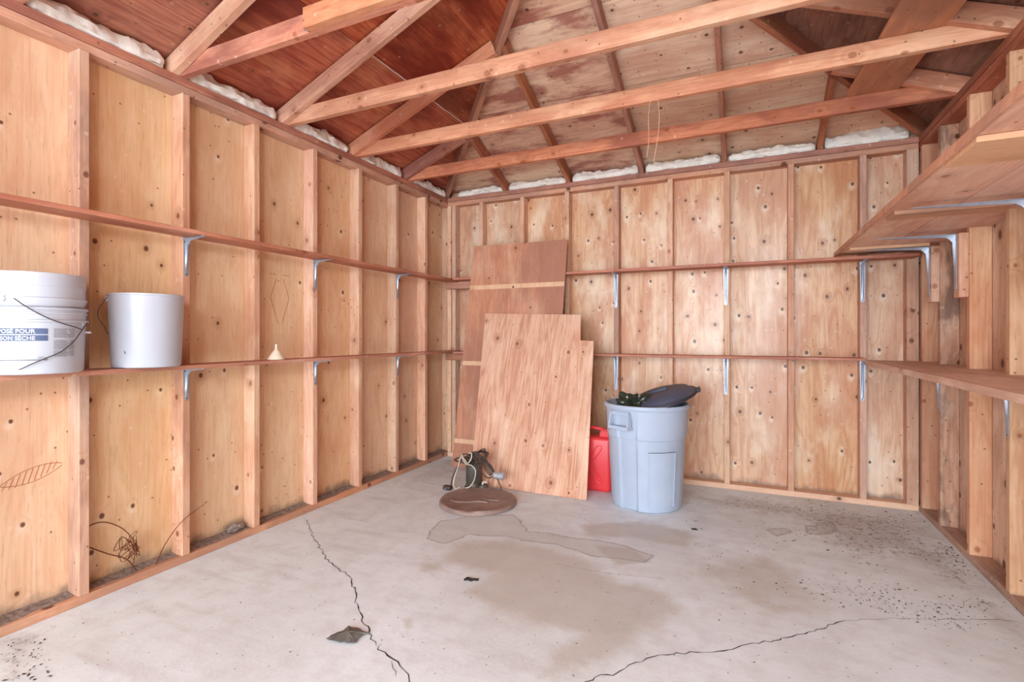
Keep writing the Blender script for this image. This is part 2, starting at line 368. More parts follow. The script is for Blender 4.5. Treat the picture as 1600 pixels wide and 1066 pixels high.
att = lambda n: T.n('ShaderNodeAttribute', attribute_name=n).outputs['Fac']
n1 = T.noise(v, 1.4, 6, .6); n2 = T.noise(v, 9, 6, .65); n3 = T.noise(v, 60, 4, .6)
c = T.mix(T.ramp(n1, .35, .68), srgb(228, 241, 245), srgb(214, 224, 225))
c = T.mix(T.math('MULTIPLY', T.ramp(n2, .42, .70), .42), c, srgb(198, 200, 199))
c = T.mix(T.math('MULTIPLY', T.ramp(n3, .52, .72), .25), c, srgb(242, 250, 252))
mp = T.n('ShaderNodeMapping'); T.t.links.new(v, mp.inputs[0]); mp.inputs['Rotation'].default_value = (0, 0, .9); mp.inputs['Scale'].default_value = (1.2, 9, 1)
sw = T.ramp(T.noise(mp.outputs[0], 1.0, 4, .6), .48, .66)
c = T.mix(T.math('MULTIPLY', sw, T.math('MULTIPLY_ADD', att('streak'), .4, .14)), c, srgb(180, 176, 174))
def soft(nm, amp, lo, hi, ns=7.):
    return T.ramp(T.math('ADD', att(nm), T.math('MULTIPLY', T.math('SUBTRACT', T.noise(v, ns, 5, .65), .5), amp)), lo, hi)
c = T.mix(T.math('MULTIPLY', soft('damp', .9, .25, .78), .60), c, srgb(184, 180, 168))
c = T.mix(T.math('MULTIPLY', soft('ring', 1.1, .40, .52, 5.), .42), c, srgb(186, 188, 182))
re = T.math('ADD', att('ring'), T.math('MULTIPLY', T.math('SUBTRACT', T.noise(v, 5., 5, .65), .5), 1.1))
edge = T.math('MULTIPLY', T.ramp(re, .38, .46), T.ramp(re, .48, .60, 1, 0))
c = T.mix(T.math('MULTIPLY', edge, .42), c, srgb(128, 114, 106))
sp = T.math('MULTIPLY', T.ramp(T.noise(v, 30, 6, .8), .53, .58), T.math('ADD', soft('dirt', .9, .35, .9, 3.), 0.0))
c = T.mix(T.math('MULTIPLY', sp, .8), c, srgb(98, 84, 74))
c = T.mix(T.math('MULTIPLY', soft('dirt', 1.2, .4, 1., 4.), .42), c, srgb(150, 138, 128))
vd, vc = T.voro(v, 22); s_ = T.n('ShaderNodeSeparateColor'); T.t.links.new(vc, s_.inputs[0])
c = T.mix(T.math('MULTIPLY', T.math('GREATER_THAN', s_.outputs[0], .93), T.ramp(vd, .04, .1, .6, 0)), c, srgb(90, 78, 70))
T.t.links.new(c, T.b.inputs['Base Color'])
T.put(T.b.inputs['Roughness'], T.math('MULTIPLY_ADD', soft('damp', .7, .3, .62), -.12, .66))
T.bump(T.math('ADD', T.math('MULTIPLY', n2, .6), T.math('MULTIPLY', n3, .4)), .35, .004)
M['concrete'] = T.m
fme.materials.append(T.m)
floor = bpy.data.objects.new('floor', fme); COL.objects.link(floor); tag(floor, kind='structure')
fb = new_bm(); box(fb, XL - .2, XR + .2, YF - .1, YB + .2, -.15, -.004)
build('slab', fb, M['outside'], floor)
# cracks in the slab: dirt filled, a few millimetres wide
M['crack'] = plain('crack_dirt', srgb(62, 54, 48), .95, .05)
def crack(pix, w, jag, seed):
    R = random.Random(seed); pts = [Vector((*px2floor(*p), 0)) for p in pix]; out = []
    for a, b in zip(pts, pts[1:]):
        n = max(2, int((b - a).length / .022)); d = (b - a).normalized(); q = Vector((-d.y, d.x, 0))
        for i in range(n): out.append(a + (b - a) * (i / n) + q * R.uniform(-jag, jag) + d * R.uniform(-.006, .006))
    out.append(pts[-1]); bm = new_bm(); prev = None
    for i, p in enumerate(out):
        d = (out[min(i + 1, len(out) - 1)] - out[max(i - 1, 0)]).normalized(); q = Vector((-d.y, d.x, 0))
        ww = w * R.uniform(.35, 1.3) * (.4 if i in (0, len(out) - 1) else 1)
        cur = [bm.verts.new(p + q * ww + Vector((0, 0, .0012))), bm.verts.new(p - q * ww + Vector((0, 0, .0012)))]
        if prev: bm.faces.new((prev[0], cur[0], cur[1], prev[1]))
        prev = cur
    build('floor_crack', bm, M['crack'], floor)
crack([(478, 812), (488, 835), (500, 858), (512, 876), (527, 888), (545, 900), (552, 920), (558, 945), (566, 965), (575, 985), (588, 1010)], .0022, .009, 1)
crack([(588, 1010), (605, 1026), (622, 1036), (630, 1048), (640, 1064), (648, 1080)], .0028, .008, 2)
crack([(612, 1032), (616, 1046), (618, 1058)], .0012, .004, 8)
crack([(900, 1075), (930, 1058), (960, 1056), (985, 1040), (1030, 1025), (1060, 1022), (1140, 1018), (1170, 1008), (1240, 996), (1290, 980), (1320, 970)], .0022, .008, 3)
crack([(1320, 970), (1390, 967), (1470, 969), (1540, 968), (1588, 972)], .0010, .006, 4)
crack([(862, 880), (940, 895), (1040, 905)], .0008, .003, 5)

# ------------------------------------------------------------------ walls
STL = [v for v in (-1.0, -.58, -.16, .36, .79, 1.218, 1.652, 2.059, 2.495, 2.925, 3.358, 3.769)]     # far edge of each stud on the left wall
STB = [-2.20, -1.79, -1.375, -.952, -.53, -.121, .298, .727]                                         # stud centres on the back wall
STR = [3.711, 3.287, 2.859, 2.43, 2.0, 1.58, 1.16, .74, .32, -.1, -.52, -.94]                         # near edge of each stud on the right wall
PB = .038; PT = ZP - .076
# left
bm = new_bm(); ys = [YF] + [s - .019 for s in STL] + [YBs]
for i, (a, b) in enumerate(zip(ys, ys[1:])): box(bm, XLs - .012, XLs, a, b, 0, ZP + .066, [.11, .83, .37, .62][i % 4] + i * .013)
wl = build('wall_left', bm, M['ply_left'], kind='structure')
for i, e in enumerate(STL):
    m = M['stud_dark'] if i in (5, 6) else M['stud']
    b = new_bm(); box(b, XLs + .001, XL, e - .038, e, PB, PT, rnd.random(), .002); build('wall_stud', b, m, wl)
b = new_bm(); box(b, XLs + .001, XL + .0, YBs - .045, YBs - .002, PB, PT, .3, .002); build('wall_stud', b, M['stud'], wl)
beam('bottom_plate', (XL - .045, YF, 0), (XL - .045, YBs - .001, 0), .088, PB, M['sill'], wl)
beam('top_plate', (XL - .047, YF, PT), (XL - .047, YBs - .001, PT), .084, .037, M['sill'], wl)
beam('top_plate', (XL - .0435, YF, PT + .038), (XL - .0435, YBs - .001, PT + .038), .091, .038, M['plate'], wl)
for i, (a, c_) in enumerate(zip([YF] + STL, [s_ - .038 for s_ in STL] + [YBs - .046])):
    if c_ < .5: continue
    b = new_bm(); n_ = int((c_ - a) / .02)
    top = []
    for k in range(n_ + 1):
        y = a + .002 + (c_ - a - .004) * k / n_; w_ = .066 + .02 * mnoise.noise(Vector((y * 9, 1.3, 0)))
        top.append((b.verts.new((XLs + .001, y, PB + .010)), b.verts.new((XLs + w_ * .5, y, PB + .0035)), b.verts.new((XLs + w_, y, PB + .0003))))
    for p_, q_ in zip(top, top[1:]):
        for k in (0, 1): b.faces.new((p_[k], p_[k + 1], q_[k + 1], q_[k]))
    build('dust_drift', b, M['wad'], wl)
# back
bm = new_bm(); xs = [XLs] + STB + [XRs]
for i, (a, b) in enumerate(zip(xs, xs[1:])): box(bm, a, b, YBs, YBs + .012, 0, ZP + .066, [.21, .71, .43, .9, .57][i % 5] + i * .017)
wb = build('wall_back', bm, M['ply_back'], kind='structure')
for i, e in enumerate(STB):
    b = new_bm(); box(b, e - .019, e + .019, YB, YBs - .001, PB, PT, rnd.random(), .002); build('wall_stud', b, M['stud_dark'] if i in (3, 6, 7) else M['stud'], wb)
for a, c_ in ((XL + .001, XL + .040), (XL + .05, XL + .088)):
    b = new_bm(); box(b, a, c_, YB, YBs - .001, PB, PT, rnd.random(), .002); build('wall_stud', b, M['stud'], wb)
b = new_bm(); box(b, XR - .065, XR - .001, YB - .0, YBs - .001, PB, PT, rnd.random(), .002); build('wall_stud', b, M['stud_dark'], wb)
beam('bottom_plate', (XL + .001, YB + .044, 0), (XR - .001, YB + .044, 0), .088, PB, M['tape'], wb)
beam('top_plate', (XL + .001, YB + .046, PT), (XR - .001, YB + .046, PT), .084, .037, M['sill'], wb)
beam('top_plate', (XL + .003, YB + .0435, PT + .038), (XR - .001, YB + .0435, PT + .038), .091, .038, M['plate'], wb)
# right
bm = new_bm(); ys = [YF] + [s + .019 for s in STR[::-1]] + [YBs]
for i, (a, b) in enumerate(zip(ys, ys[1:])): box(bm, XRs, XRs + .012, a, b, 0, ZP + .066, [.33, .52, .14][i % 3] + i * .021)
wr = build('wall_right', bm, M['pine_right'], kind='structure')
for i, e in enumerate(STR):
    b = new_bm(); box(b, XR, XRs - .001, e, e + .038, PB, PT, rnd.random(), .002); build('wall_stud', b, M['pine_stained'] if i == 0 else M['stud'], wr)
b = new_bm(); box(b, XR, XRs - .001, YB - .062, YB - .024, PB, PT, .77, .002); build('wall_stud', b, M['stud'], wr)
beam('bottom_plate', (XR + .045, YF, 0), (XR + .045, YBs - .001, 0), .088, PB, M['dusty'], wr)
beam('top_plate', (XR + .047, YF, PT), (XR + .047, YBs - .001, PT), .084, .037, M['plate'], wr)
beam('top_plate', (XR + .0435, YF, PT + .038), (XR + .0435, YBs - .001, PT + .038), .091, .038, M['plate'], wr)
# front wall with the open door
bm = new_bm()
box(bm, XLs, XL + .14, YF - .1, YF, 0, ZP + .03, .1); box(bm, XR - .14, XRs, YF - .1, YF, 0, ZP + .03, .2); box(bm, XL + .14, XR - .14, YF - .1, YF, 2.2, ZP + .03, .3)
wf = build('wall_front', bm, M['ply_left'], kind='structure')
b = new_bm(); box(b, -9, 9, -16, YF - .1, -.06, -.01); build('bounce_ground', b, M['outside'], kind='structure')  # unseen ground outside the door, added to bounce light up to the ceiling

# ------------------------------------------------------------------ roof: hip ended, sheathing in sheets
XM = (XL + XR) / 2; YA = YB - (XM - XL) * KL / KB; ZA = ZR + KL * (XM - XL)
def hipx(y): return (YB - y) * KB / KL          # distance in from the side wall where the hip runs
ceil = bpy.data.objects.new('ceiling', None); COL.objects.link(ceil); tag(ceil, kind='structure')
OV = .13
def clip_poly(poly, a, b, c):
    out = []
    for i in range(len(poly)):
        p, q = poly[i], poly[(i + 1) % len(poly)]
        dp, dq = a * p[0] + b * p[1] - c, a * q[0] + b * q[1] - c
        if dp <= 0: out.append(p)
        if dp * dq < 0:
            t = dp / (dp - dq); out.append((p[0] + (q[0] - p[0]) * t, p[1] + (q[1] - p[1]) * t))
    return out
def slope_panel(name, P0, ux, uy, poly, mat, r, g=.0015):
    """panel in the slope plane: local x along the eaves, local y up the slope"""
    nz = ux.cross(uy)
    if nz.z < 0: s = -1
    else: s = 1
    mt = Matrix((ux, uy, nz)).transposed().to_4x4(); mt.translation = P0
    bm = new_bm()
    A = [bm.verts.new((x, y, 0)) for x, y in poly]; B = [bm.verts.new((x, y, .0125 * s)) for x, y in poly]
    fs = [bm.faces.new(A), bm.faces.new(B[::-1])]
    for i in range(len(poly)): fs.append(bm.faces.new((A[i], B[i], B[(i + 1) % len(poly)], A[(i + 1) % len(poly)])))
    setr(bm, fs, r)
    build(name, bm, mat, ceil, mtx=mt)
def slope(P0, ux, uy, outline, rows, cols_fn, mats, gap=.002, seed=1):
    R = random.Random(seed)
    for ri, (v0, v1) in enumerate(rows):
        cols = cols_fn(ri)
        for (u0, u1) in zip(cols, cols[1:]):
            p = outline
            p = clip_poly(p, -1, 0, -(u0 + gap)); p = clip_poly(p, 1, 0, u1 - gap) if len(p) > 2 else p
            p = clip_poly(p, 0, -1, -(v0 + gap)) if len(p) > 2 else p; p = clip_poly(p, 0, 1, v1 - gap) if len(p) > 2 else p
            if len(p) > 2: slope_panel('roof_panel', P0, ux, uy, p, mats(ri, (u0 + u1) / 2), R.random())
cl = math.cos(math.atan(KL)); cb = math.cos(math.atan(KB))
# left slope, u = YB - y (towards the door), v up the slope
LS = (XM - XL) / cl
outl = [(-OV, -OV), (YB - YF + .1, -OV), (YB - YF + .1, LS), ((YB - YA), LS)]
slope(Vector((XL, YB, ZR)), Vector((0, -1, 0)), Vector((cl, 0, KL * cl)), outl, [(-.3, .63), (.63, 1.85), (1.85, 3.1)],
      lambda r: [-.3, .55, 1.22 + .0, 1.83 + .61, 4.9, 6] if r % 2 else [-.3, .62, 2.44, 4.6, 6], lambda r, u: M['roof_left'], seed=3)
slope(Vector((XR, YB, ZR)), Vector((0, -1, 0)), Vector((-cl, 0, KL * cl)), outl, [(-.3, .9), (.9, 2.1), (2.1, 3.3)],
      lambda r: [-.3, 1.2, 3.6, 6] if r % 2 else [-.3, .6, 2.4, 4.8, 6], lambda r, u: M['roof_right'], seed=5)
WB = XR - XL; outb = [(-OV, -OV), (WB + OV, -OV), ((XM - XL), (YB - YA) / cb)]
slope(Vector((XL, YB, ZR)), Vector((1, 0, 0)), Vector((0, -cb, KB * cb)), outb, [(-.3, .75), (.75, 1.37), (1.37, 2.9)],
      lambda r: [-.3, .61, 1.81, 3.03, 3.9], lambda r, u: M['roof_blotchy'] if u < 1.8 else M['roof_back'], seed=9)
# backing boards behind the gaps, so no sky shows between sheets
for P0, ux, uy, ol in ((Vector((XL, YB, ZR + .02)), Vector((0, -1, 0)), Vector((cl, 0, KL * cl)), outl), (Vector((XR, YB, ZR + .02)), Vector((0, -1, 0)), Vector((-cl, 0, KL * cl)), outl),
                       (Vector((XL, YB, ZR + .02)), Vector((1, 0, 0)), Vector((0, -cb, KB * cb)), outb)):
    slope_panel('roof_underlay', P0, ux, uy, ol, M['roof_right'], .4)
# pale strip coloured in for the gap at the seam of two left sheets
def onleft(u, v, d=.003): return (XL + v * cl, YB - u, ZR + v * KL * cl - d)
b = new_bm(); tube(b, [onleft(.55 + i * .06, .63 + rnd.uniform(-.002, .002)) for i in range(22)], .0035, 5); build('seam_strip', b, M['foam'], ceil)

def zl(x): return ZP + KL * (x - XL)
def zb(y): return ZP + KB * (YB - y)
def zr(x): return ZP + KL * (XR - x)
ROWS = [3.50, 2.88, 2.27, 1.62, .98]
names_j = ['reddish ceiling joist nearest the back wall, its right end just under the plank', 'pale ceiling joist, second out from the back wall, with a string over it',
           'broad orange ceiling joist running above the middle of the room, third from the back wall', 'dark stained ceiling joist at top left with a patch board and strap on it']
for i, y in enumerate(ROWS):
    m = M['beam'] if i in (1, 2) else M['beam_red']
    lab = names_j[i] if i < 4 else ('ceiling joist barely showing at the top left corner over the white insulation')
    j = beam('ceiling_joist', (XLs + .03, y, ZP), (XRs - .03, y, ZP), .038, .089, m, label=lab, cat='joist', group='ceiling joists across the garage')
    if i == 3:
        bb = new_bm(); box(bb, .0, .9, -.056, -.0195, -.002, .086, .2, .002)
        # board nailed on the face of the joist, and the strap that holds it
        o = build('patch_board', bb, M['beam'], j); o.location = (.93, 0, 0)
        for q in ((.90, .925, -.0235, -.0195, .012, .089), (1.68, 1.70, -.0605, -.0565, -.002, .086)):
            bb = new_bm(); box(bb, *q); build('metal_strap', bb, M['steel'], j)
def rz_label(side, i):
    return {('L', 0): 'shortest left roof rafter, dark, rising beside the joist nearest the back corner',
            ('L', 1): 'left roof rafter ending on the hip beam, pale tip with two nail holes',
            ('L', 2): 'long pale roof rafter crossing the red roof sheets at upper left',
            ('L', 3): 'roof rafter at the top left corner of the view, above the darkest joist'}.get((side, i))
for i, y in enumerate(ROWS[:4]):
    yr = y - .04
    run = min(hipx(yr) , XM - XL - .02)
    m = [M['beam_red'], M['beam'], M['beam'], M['beam']][i]
    beam('roof_rafter', (XLs + .02, yr, zl(XLs + .02)), (XL + run - .02, yr, zl(XL + run - .02)), .038, .089, m, bev=.002,
         label=rz_label('L', i) or 'left roof rafter above the camera, outside the picture', cat='rafter', group='rafters of the left roof slope')
    labR = {0: 'short greyish rafter on the right slope, behind the joist nearest the back wall', 1: 'pale rafter at the top right corner, over the loose plank',
            2: 'rafter of the right roof slope cut off by the top edge, beside the plank top'}.get(i, 'right roof rafter above the camera, outside the picture')
    if i < 3: beam('roof_rafter', (XRs - .02, yr, zr(XRs - .02)), (XR - run + .02, yr, zr(XR - run + .02)), .038, .089, M['beam'] if i < 3 else M['beam_red'], bev=.002,
         label=labR, cat='rafter', group='rafters of the right roof slope')
BR = [-1.956, -1.36, -.75, -.14, .475]
labB = ['back slope rafter nearest the left corner, crossing the dark hip beam', 'back slope rafter over the tall leaning plywood sheet', 'back slope rafter straight above the grey bin',
        'back slope rafter just right of the hanging string', 'rightmost rafter of the back slope, beside the plank']
for i, x in enumerate(BR):
    run = min((x - XL), (XR - x)) * KL / KB; run = min(run, YB - YA)
    beam('roof_rafter', (x, YBs - .02, zb(YBs - .02)), (x, YB - run + .02, zb(YB - run + .02)), .032, .086, M['plate'], bev=.002, label=labB[i], cat='rafter', group='rafters of the back roof slope')
# hips and ridge
beam('hip_rafter', (XL - .03, YB + .03, ZP), (XM, YA, ZA - .10), .038, .10, M['plate'], label='hip beam climbing from the back left corner of the garage', cat='rafter')
beam('hip_rafter', (XR + .03, YB + .03, ZP), (XM, YA, ZA - .10), .038, .10, M['plate'], label='hip beam climbing from the back right corner of the garage', cat='rafter')
# loose plank on the joists
beam('loose_plank', (.655, 3.535, ZP + .0895), (.735, 2.24, ZP + .0895), .25, .019, M['sill'], label='wide reddish plank lying loose on top of the joists at upper right', cat='plank')

# ------------------------------------------------------------------ insulation tufts in the eaves gap
def tuft(p0, p1, thick, label, seed):
    p0 = Vector(p0); p1 = Vector(p1); d = (p1 - p0); L = d.length; x = d.normalized(); y = Vector((0, 0, 1)).cross(x)
    bm = new_bm(); n = int(L / .012) + 2; m = 14; rings = []
    for i in range(n + 1):
        t = i / n; e = min(1, min(t, 1 - t) * L / .03 + .25); e = math.sqrt(min(1, e))
        ring = []
        for k in range(m):
            a = 2 * math.pi * k / m
            q = Vector((t * L * 9, math.cos(a) * 1.4 + seed * 3.1, math.sin(a) * 1.4))
            rr = e * (.95 + .6 * mnoise.noise(q * .8) + .42 * mnoise.noise(q * 2.3) + .2 * mnoise.noise(q * 6))
            ring.append(bm.verts.new(p0 + x * (t * L) + y * (math.cos(a) * .030 * rr) + Vector((0, 0, thick * .5 + math.sin(a) * thick * .5 * rr))))
        rings.append(ring)
    for a, b in zip(rings, rings[1:]):
        for k in range(m): bm.faces.new((a[k], a[(k + 1) % m], b[(k + 1) % m], b[k]))
    bm.faces.new(rings[0][::-1]); bm.faces.new(rings[-1])
    for v in bm.verts: v.co.z = max(v.co.z, ZP + .001)
    build('insulation_tuft', bm, M['foam'], smooth=True, label=label, cat='insulation', group='white insulation tufts stuffed in the eaves')
ll = ['white insulation stuffed in the left eaves in the back corner', 'white insulation in the left eaves between the two joists nearest the back', 'white insulation in the left eaves between second and third joist from the back',
      'white insulation in the left eaves just behind the dark stained joist', 'long white insulation strip in the left eaves at the top left corner of the view']
ends = [(YB - .02, ROWS[0] + .03)] + [(ROWS[i] - .085, ROWS[i + 1] + .03) for i in range(4)]
for i, (a, b_) in enumerate(ends): tuft((XL - .028, a, ZP - .008), (XL - .028, b_, ZP - .008), .086, ll[i], i)
bx = [XL + .08] + BR + [XR - .02]
lb = ['white insulation at the back eaves in the left corner, grey spot on it', 'white insulation at the back eaves above the top of the tall plywood sheet', 'white insulation at the back eaves left of the bin bracket column',
      'white insulation at the back eaves below the hanging string', 'thin white insulation strip at the back eaves right of the string', 'ragged white insulation at the back eaves in the right corner']
for i, (a, b_) in enumerate(zip(bx, bx[1:])): tuft((a + .03, YB + .028, ZP - .008), (b_ - .03, YB + .028, ZP - .008), [.06, .07, .075, .08, .075, .10][i], lb[i], i + 10)

# ------------------------------------------------------------------ shelves
SHD = .145
def shelf(name, p0, p1, w, h, mat, label): return beam(name, p0, p1, w, h, mat, label=label, cat='shelf', bev=.002)
shelf('wall_shelf', (XL + SHD / 2 + .001, YF + .2, 1.638), (XL + SHD / 2 + .001, YB - .001, 1.638), SHD, .020, M['shelf'], 'upper reddish shelf board along the left wall, empty')
shelf('wall_shelf', (XL + SHD / 2 + .001, YF + .2, .984), (XL + SHD / 2 + .001, YB - .001, .984), SHD, .020, M['shelf'], 'lower shelf board along the left wall carrying the white pails')
shelf('wall_shelf', (XL + SHD + .004, YB - SHD / 2 - .001, 1.645), (1.0, YB - SHD / 2 - .001, 1.645), SHD, .020, M['shelf'], 'upper narrow shelf board along the back wall')
shelf('wall_shelf', (XL + SHD + .004, YB - SHD / 2 - .001, .978), (.715, YB - SHD / 2 - .001, .978), SHD, .018, M['shelf'], 'lower narrow shelf board along the back wall, behind the bin')
for z0, z1, x1 in ((1.575, 1.643, -2.285), (.912, .976, -2.37)):
    b = new_bm(); box(b, XL + .003, x1, YB - .04, YB - .001, z0, z1, rnd.random(), .002)
    build('shelf_cleat', b, M['plate'], label='dark red cleat under the %s back shelf in the left corner' % ('upper' if z0 > 1.2 else 'lower'), cat='cleat')
# right lower shelf: wide board let in between the studs
def notched(bm, x0, y0, y1, z0, z1, r):
    box(bm, x0, XR - .002, y0, y1, z0, z1, r)
    st = sorted([s for s in STR if y0 < s < y1] + [YB - .062]); e = [y0] + sum([[s - .003, s + .041] for s in st], []) + [y1]
    for a, b in zip(e[::2], e[1::2]):
        if b - a > .02: box(bm, XR - .002, XRs - .003, a, b, z0, z1, r)
b = new_bm(); notched(b, .722, .5, YB - .004, .950, .978, .37)
build('wall_shelf', b, M['shelf_top'], label='wide lower shelf board on the right wall, with scarred grey-brown top', cat='shelf')
# right upper shelf
us = empty('storage_shelf', (XR, 2.4, 1.68), 'wide overhead shelf of plywood boards with battens, high on the right wall', 'shelf')
def into(o, p): o.parent = p; o.matrix_parent_inverse = Matrix.Translation(-p.location); return o
b = new_bm(); box(b, .57, .80, .6, YB - .004, 1.690, 1.708, .41, .001); into(build('shelf_board', b, M['ply_under']), us)
b = new_bm(); notched(b, .803, .6, YB - .004, 1.690, 1.708, .87); into(build('shelf_board', b, M['ply_under']), us)
b = new_bm(); box(b, .556, .569, .6, YB - .004, 1.684, 1.712, .5, .001); into(build('edge_strip', b, M['sill']), us)
def batten(y, w, x0, m): 
    b = new_bm(); box(b, x0, XR - .045, y - w / 2, y + w / 2, 1.672, 1.689, rnd.random(), .001)
    into(build('batten', b, m), us)
batten(3.77, .10, .59, M['tape']); batten(2.76, .13, .59, M['sill']); batten(1.89, .235, .57, M['tape'])
# ------------------------------------------------------------------ brackets
def bracket(loc, rz, leg, arm, label, group, wleg=.026, style=0, warm=.020):
    """corner at the top of the leg; local +X away from the wall"""
    root = empty('shelf_bracket', loc, label, 'bracket', group, rz)
    b = new_bm()
    n = 8; poly = [(-wleg / 2, 0), (wleg / 2, 0)] + [(wleg * .33 * math.cos(a), -leg + wleg * .33 + -wleg * .33 * math.sin(a)) for a in [math.pi * k / n for k in range(n + 1)]]
    prism(b, [(p, q) for p, q in poly], lambda a, c, s: (.0005 + s * .0022, a, c))
    build('wall_plate', b, M['steel'], root)
    b = new_bm()
    poly = [(-wleg / 2, 0), (wleg / 2, 0)] + [(wleg * .36 * math.cos(a), arm - wleg * .36 + wleg * .36 * math.sin(a)) for a in [math.pi * k / n for k in range(n + 1)]]
    prism(b, poly, lambda a, c, s: (c, a, -.0027 + s * .0022))
    build('shelf_arm', b, M['steel'], root)
    # pressed rib running down the leg, round the corner and out along the arm
    b = new_bm(); K = 14; prev = None; pts = []
    for k in range(K + 1):
        t = k / K
        if t < .45: z = -leg * .93 * (1 - t / .45) - .03 * (t / .45); pts.append((.0027, z, max(0.001, .013 * (t / .45)), 'v'))
        elif t > .55: q = (t - .55) / .45; pts.append((.03 + (arm * .93 - .03) * q, -.0027, .013 * (1 - q) + .001, 'h'))
        else: pts.append((.012, -.012, .018, 'c'))
    for (x, z, hgt, kd) in pts:
        if kd == 'v': inner = (x, z); outer = (x + hgt, z)
        elif kd == 'h': inner = (x, z); outer = (x, z - hgt)
        else: inner = (.003, -.003); outer = (.003 + .024, -.003 - .024)
        hw = .0045
        cur = [b.verts.new((inner[0], -hw * 1.6, inner[1])), b.verts.new((outer[0], -hw * .6, outer[1])), b.verts.new((outer[0], hw * .6, outer[1])), b.verts.new((inner[0], hw * 1.6, inner[1]))]
        if prev:
            for q in range(3): b.faces.new((prev[q], prev[q + 1], cur[q + 1], cur[q]))
        prev = cur
    build('stiffening_rib', b, M['steel'], root, smooth=True)
    for z, x_ in ((-leg * .10, .009), (-leg * .10, -.009), (-leg + .012, 0)):
        b = new_bm(); lathe(b, [(.0034, 0), (.0030, .0015)], 8)
        o = build('screw', b, M['steel_dark'], root); o.rotation_euler = (0, math.pi / 2, 0); o.location = (.0028, x_, z)
    return root
pos = ['nearest the camera', 'in the middle', 'furthest from the camera']
for zt, lv in ((1.637, 'upper'), (.983, 'lower')):
    for i, y in enumerate((1.633, 2.476, 3.339)):
        bracket((XL, y, zt), 0, .195 if zt > 1 else .165, .15 - .007, 'grey steel bracket under the %s left wall shelf, the one %s' % (lv, pos[i]), 'brackets of the left wall shelves', .03)
pos = ['left one, by the leaning plywood', 'middle one, right of the bin', 'right one, near the right corner']
for zt, lv in ((1.644, 'upper'), (.977, 'lower')):
    for i, x in enumerate((-.955, -.130, .722)):
        bracket((x, YB, zt), -math.pi / 2, .275, .14, 'grey steel bracket under the %s back shelf, the %s' % (lv, pos[i]), 'brackets of the back wall shelves', .034)
for y, w in ((3.730, 'far'), (2.878, 'near')):
    bracket((XR, y, .949), math.pi, .245, .28, 'grey steel bracket under the lower right shelf, the %s one' % w, 'brackets of the lower right shelf', .03)
BLK = [3.711, 3.287, 2.859, 2.43]
for i, y in enumerate(BLK[:3]):
    if i < 2:
        b = new_bm(); box(b, XR - .041, XR - .001, y - .001, y + .075, 1.34, 1.671 if False else 1.668, rnd.random(), .003)
        build('bracket_block', b, M['stud'], label='upright pine block behind the %s bracket of the overhead right shelf' % ('farthest' if i == 0 else 'second farthest'), cat='block')
for y, w, arm in ((3.75, 'farthest, over the back corner', .31), (3.33, 'second from the back wall', .34), (2.575, 'nearest, its long arm cut by the right edge', .37)):
    if y < 3: 
        b = new_bm(); box(b, XR - .041, XR - .001, y - .035, y + .035, 1.34, 1.668, .6, .003)
        build('bracket_block', b, M['stud'], label='upright pine block behind the nearest overhead bracket, just past the right edge', cat='block')
    bracket((XR - .0415, y, 1.669), math.pi, .30, arm, 'grey steel bracket under overhead right shelf, %s' % w, 'brackets of the overhead right shelf', .034)

# ------------------------------------------------------------------ leaning plywood sheets
def sheet(name, poly, y0, k, th, mat, label):
    """outline in x and z on a plane leaning back: y = y0 + k z; local X runs up the sheet"""
    ang = math.atan(k); up = Vector((0, math.sin(ang), math.cos(ang))); ac = Vector((1, 0, 0)); nz = up.cross(ac)
    ox, = [poly[0][0]]; org = Vector((ox, y0, 0))
    loc = []
    for x, z in poly: loc.append((z / math.cos(ang), x - ox))
    bm = new_bm(); prism(bm, loc, lambda a, c, s: (a, c, s * th), .31)
    mt = Matrix((up, ac, nz)).transposed().to_4x4(); mt.translation = org
    return build(name, bm, mat, mtx=mt, label=label, cat='plywood sheet')
s1 = sheet('plywood_sheet', [(-2.324, .002), (-2.197, 1.94), (-1.321, 1.93), (-1.40, .002)], 3.79, .089, .012, M['sheet_back'], 'tall reddish plywood sheet leaning on the back shelves, pale bands across it')
# pale bands where battens once sat
for z in (1.565, .90, .225):
    b = new_bm(); xl = -2.324 + .127 * z / 1.94; b_ = .012
    prism(b, [(z / .996 - .019, xl + .002 + 2.324), (z / .996 + .019, xl + .004 + 2.324), (z / .996 + .019, -1.402 + .0407 * z + 2.324), (z / .996 - .019, -1.402 + .0407 * z + 2.324)], lambda a, c, s: (a, c, (-.0002 - .0006 * s)), .1)
    o = build('pale_band', b, M['tape'], s1)
s2 = sheet('plywood_sheet', [(-1.915, .004), (-2.045, 1.334), (-1.185, 1.308), (-1.165, 1.105), (-1.058, 1.10), (-.996, .004)], 3.395, .372, .012, M['sheet_front'],
      'front plywood sheet with a notched upper right corner, leaning on the taller sheet')

# ------------------------------------------------------------------ grey bin
bn = empty('garbage_bin', (-.615, 3.545, 0), 'round grey-blue plastic garbage bin with its dark lid askew inside', 'bin')
def binr(r, z, a, j):
    # +X local faces the camera side; channel under the handles at +-62 degrees, flat raised panels
    d = math.degrees(a) % 360; d = d - 360 if d > 180 else d
    out = r
    for hc in (-109, 71):
        dd = (d - hc + 180) % 360 - 180
        if abs(dd) < 15 and z < .60: out -= .016 * min(1, (15 - abs(dd)) / 1.2)
    return out
prof = [(.224, .0), (.232, .006), (.236, .06), (.243, .2), (.250, .34), (.2545, .455), (.2555, .466), (.2635, .470), (.2645, .478), (.2675, .56), (.2705, .640), (.2715, .655), (.281, .657), (.2845, .662), (.2845, .680), (.281, .687), (.272, .688), (.266, .684), (.262, .66), (.245, .34), (.228, .02)]
b = new_bm(); lathe(b, prof, 144, binr)
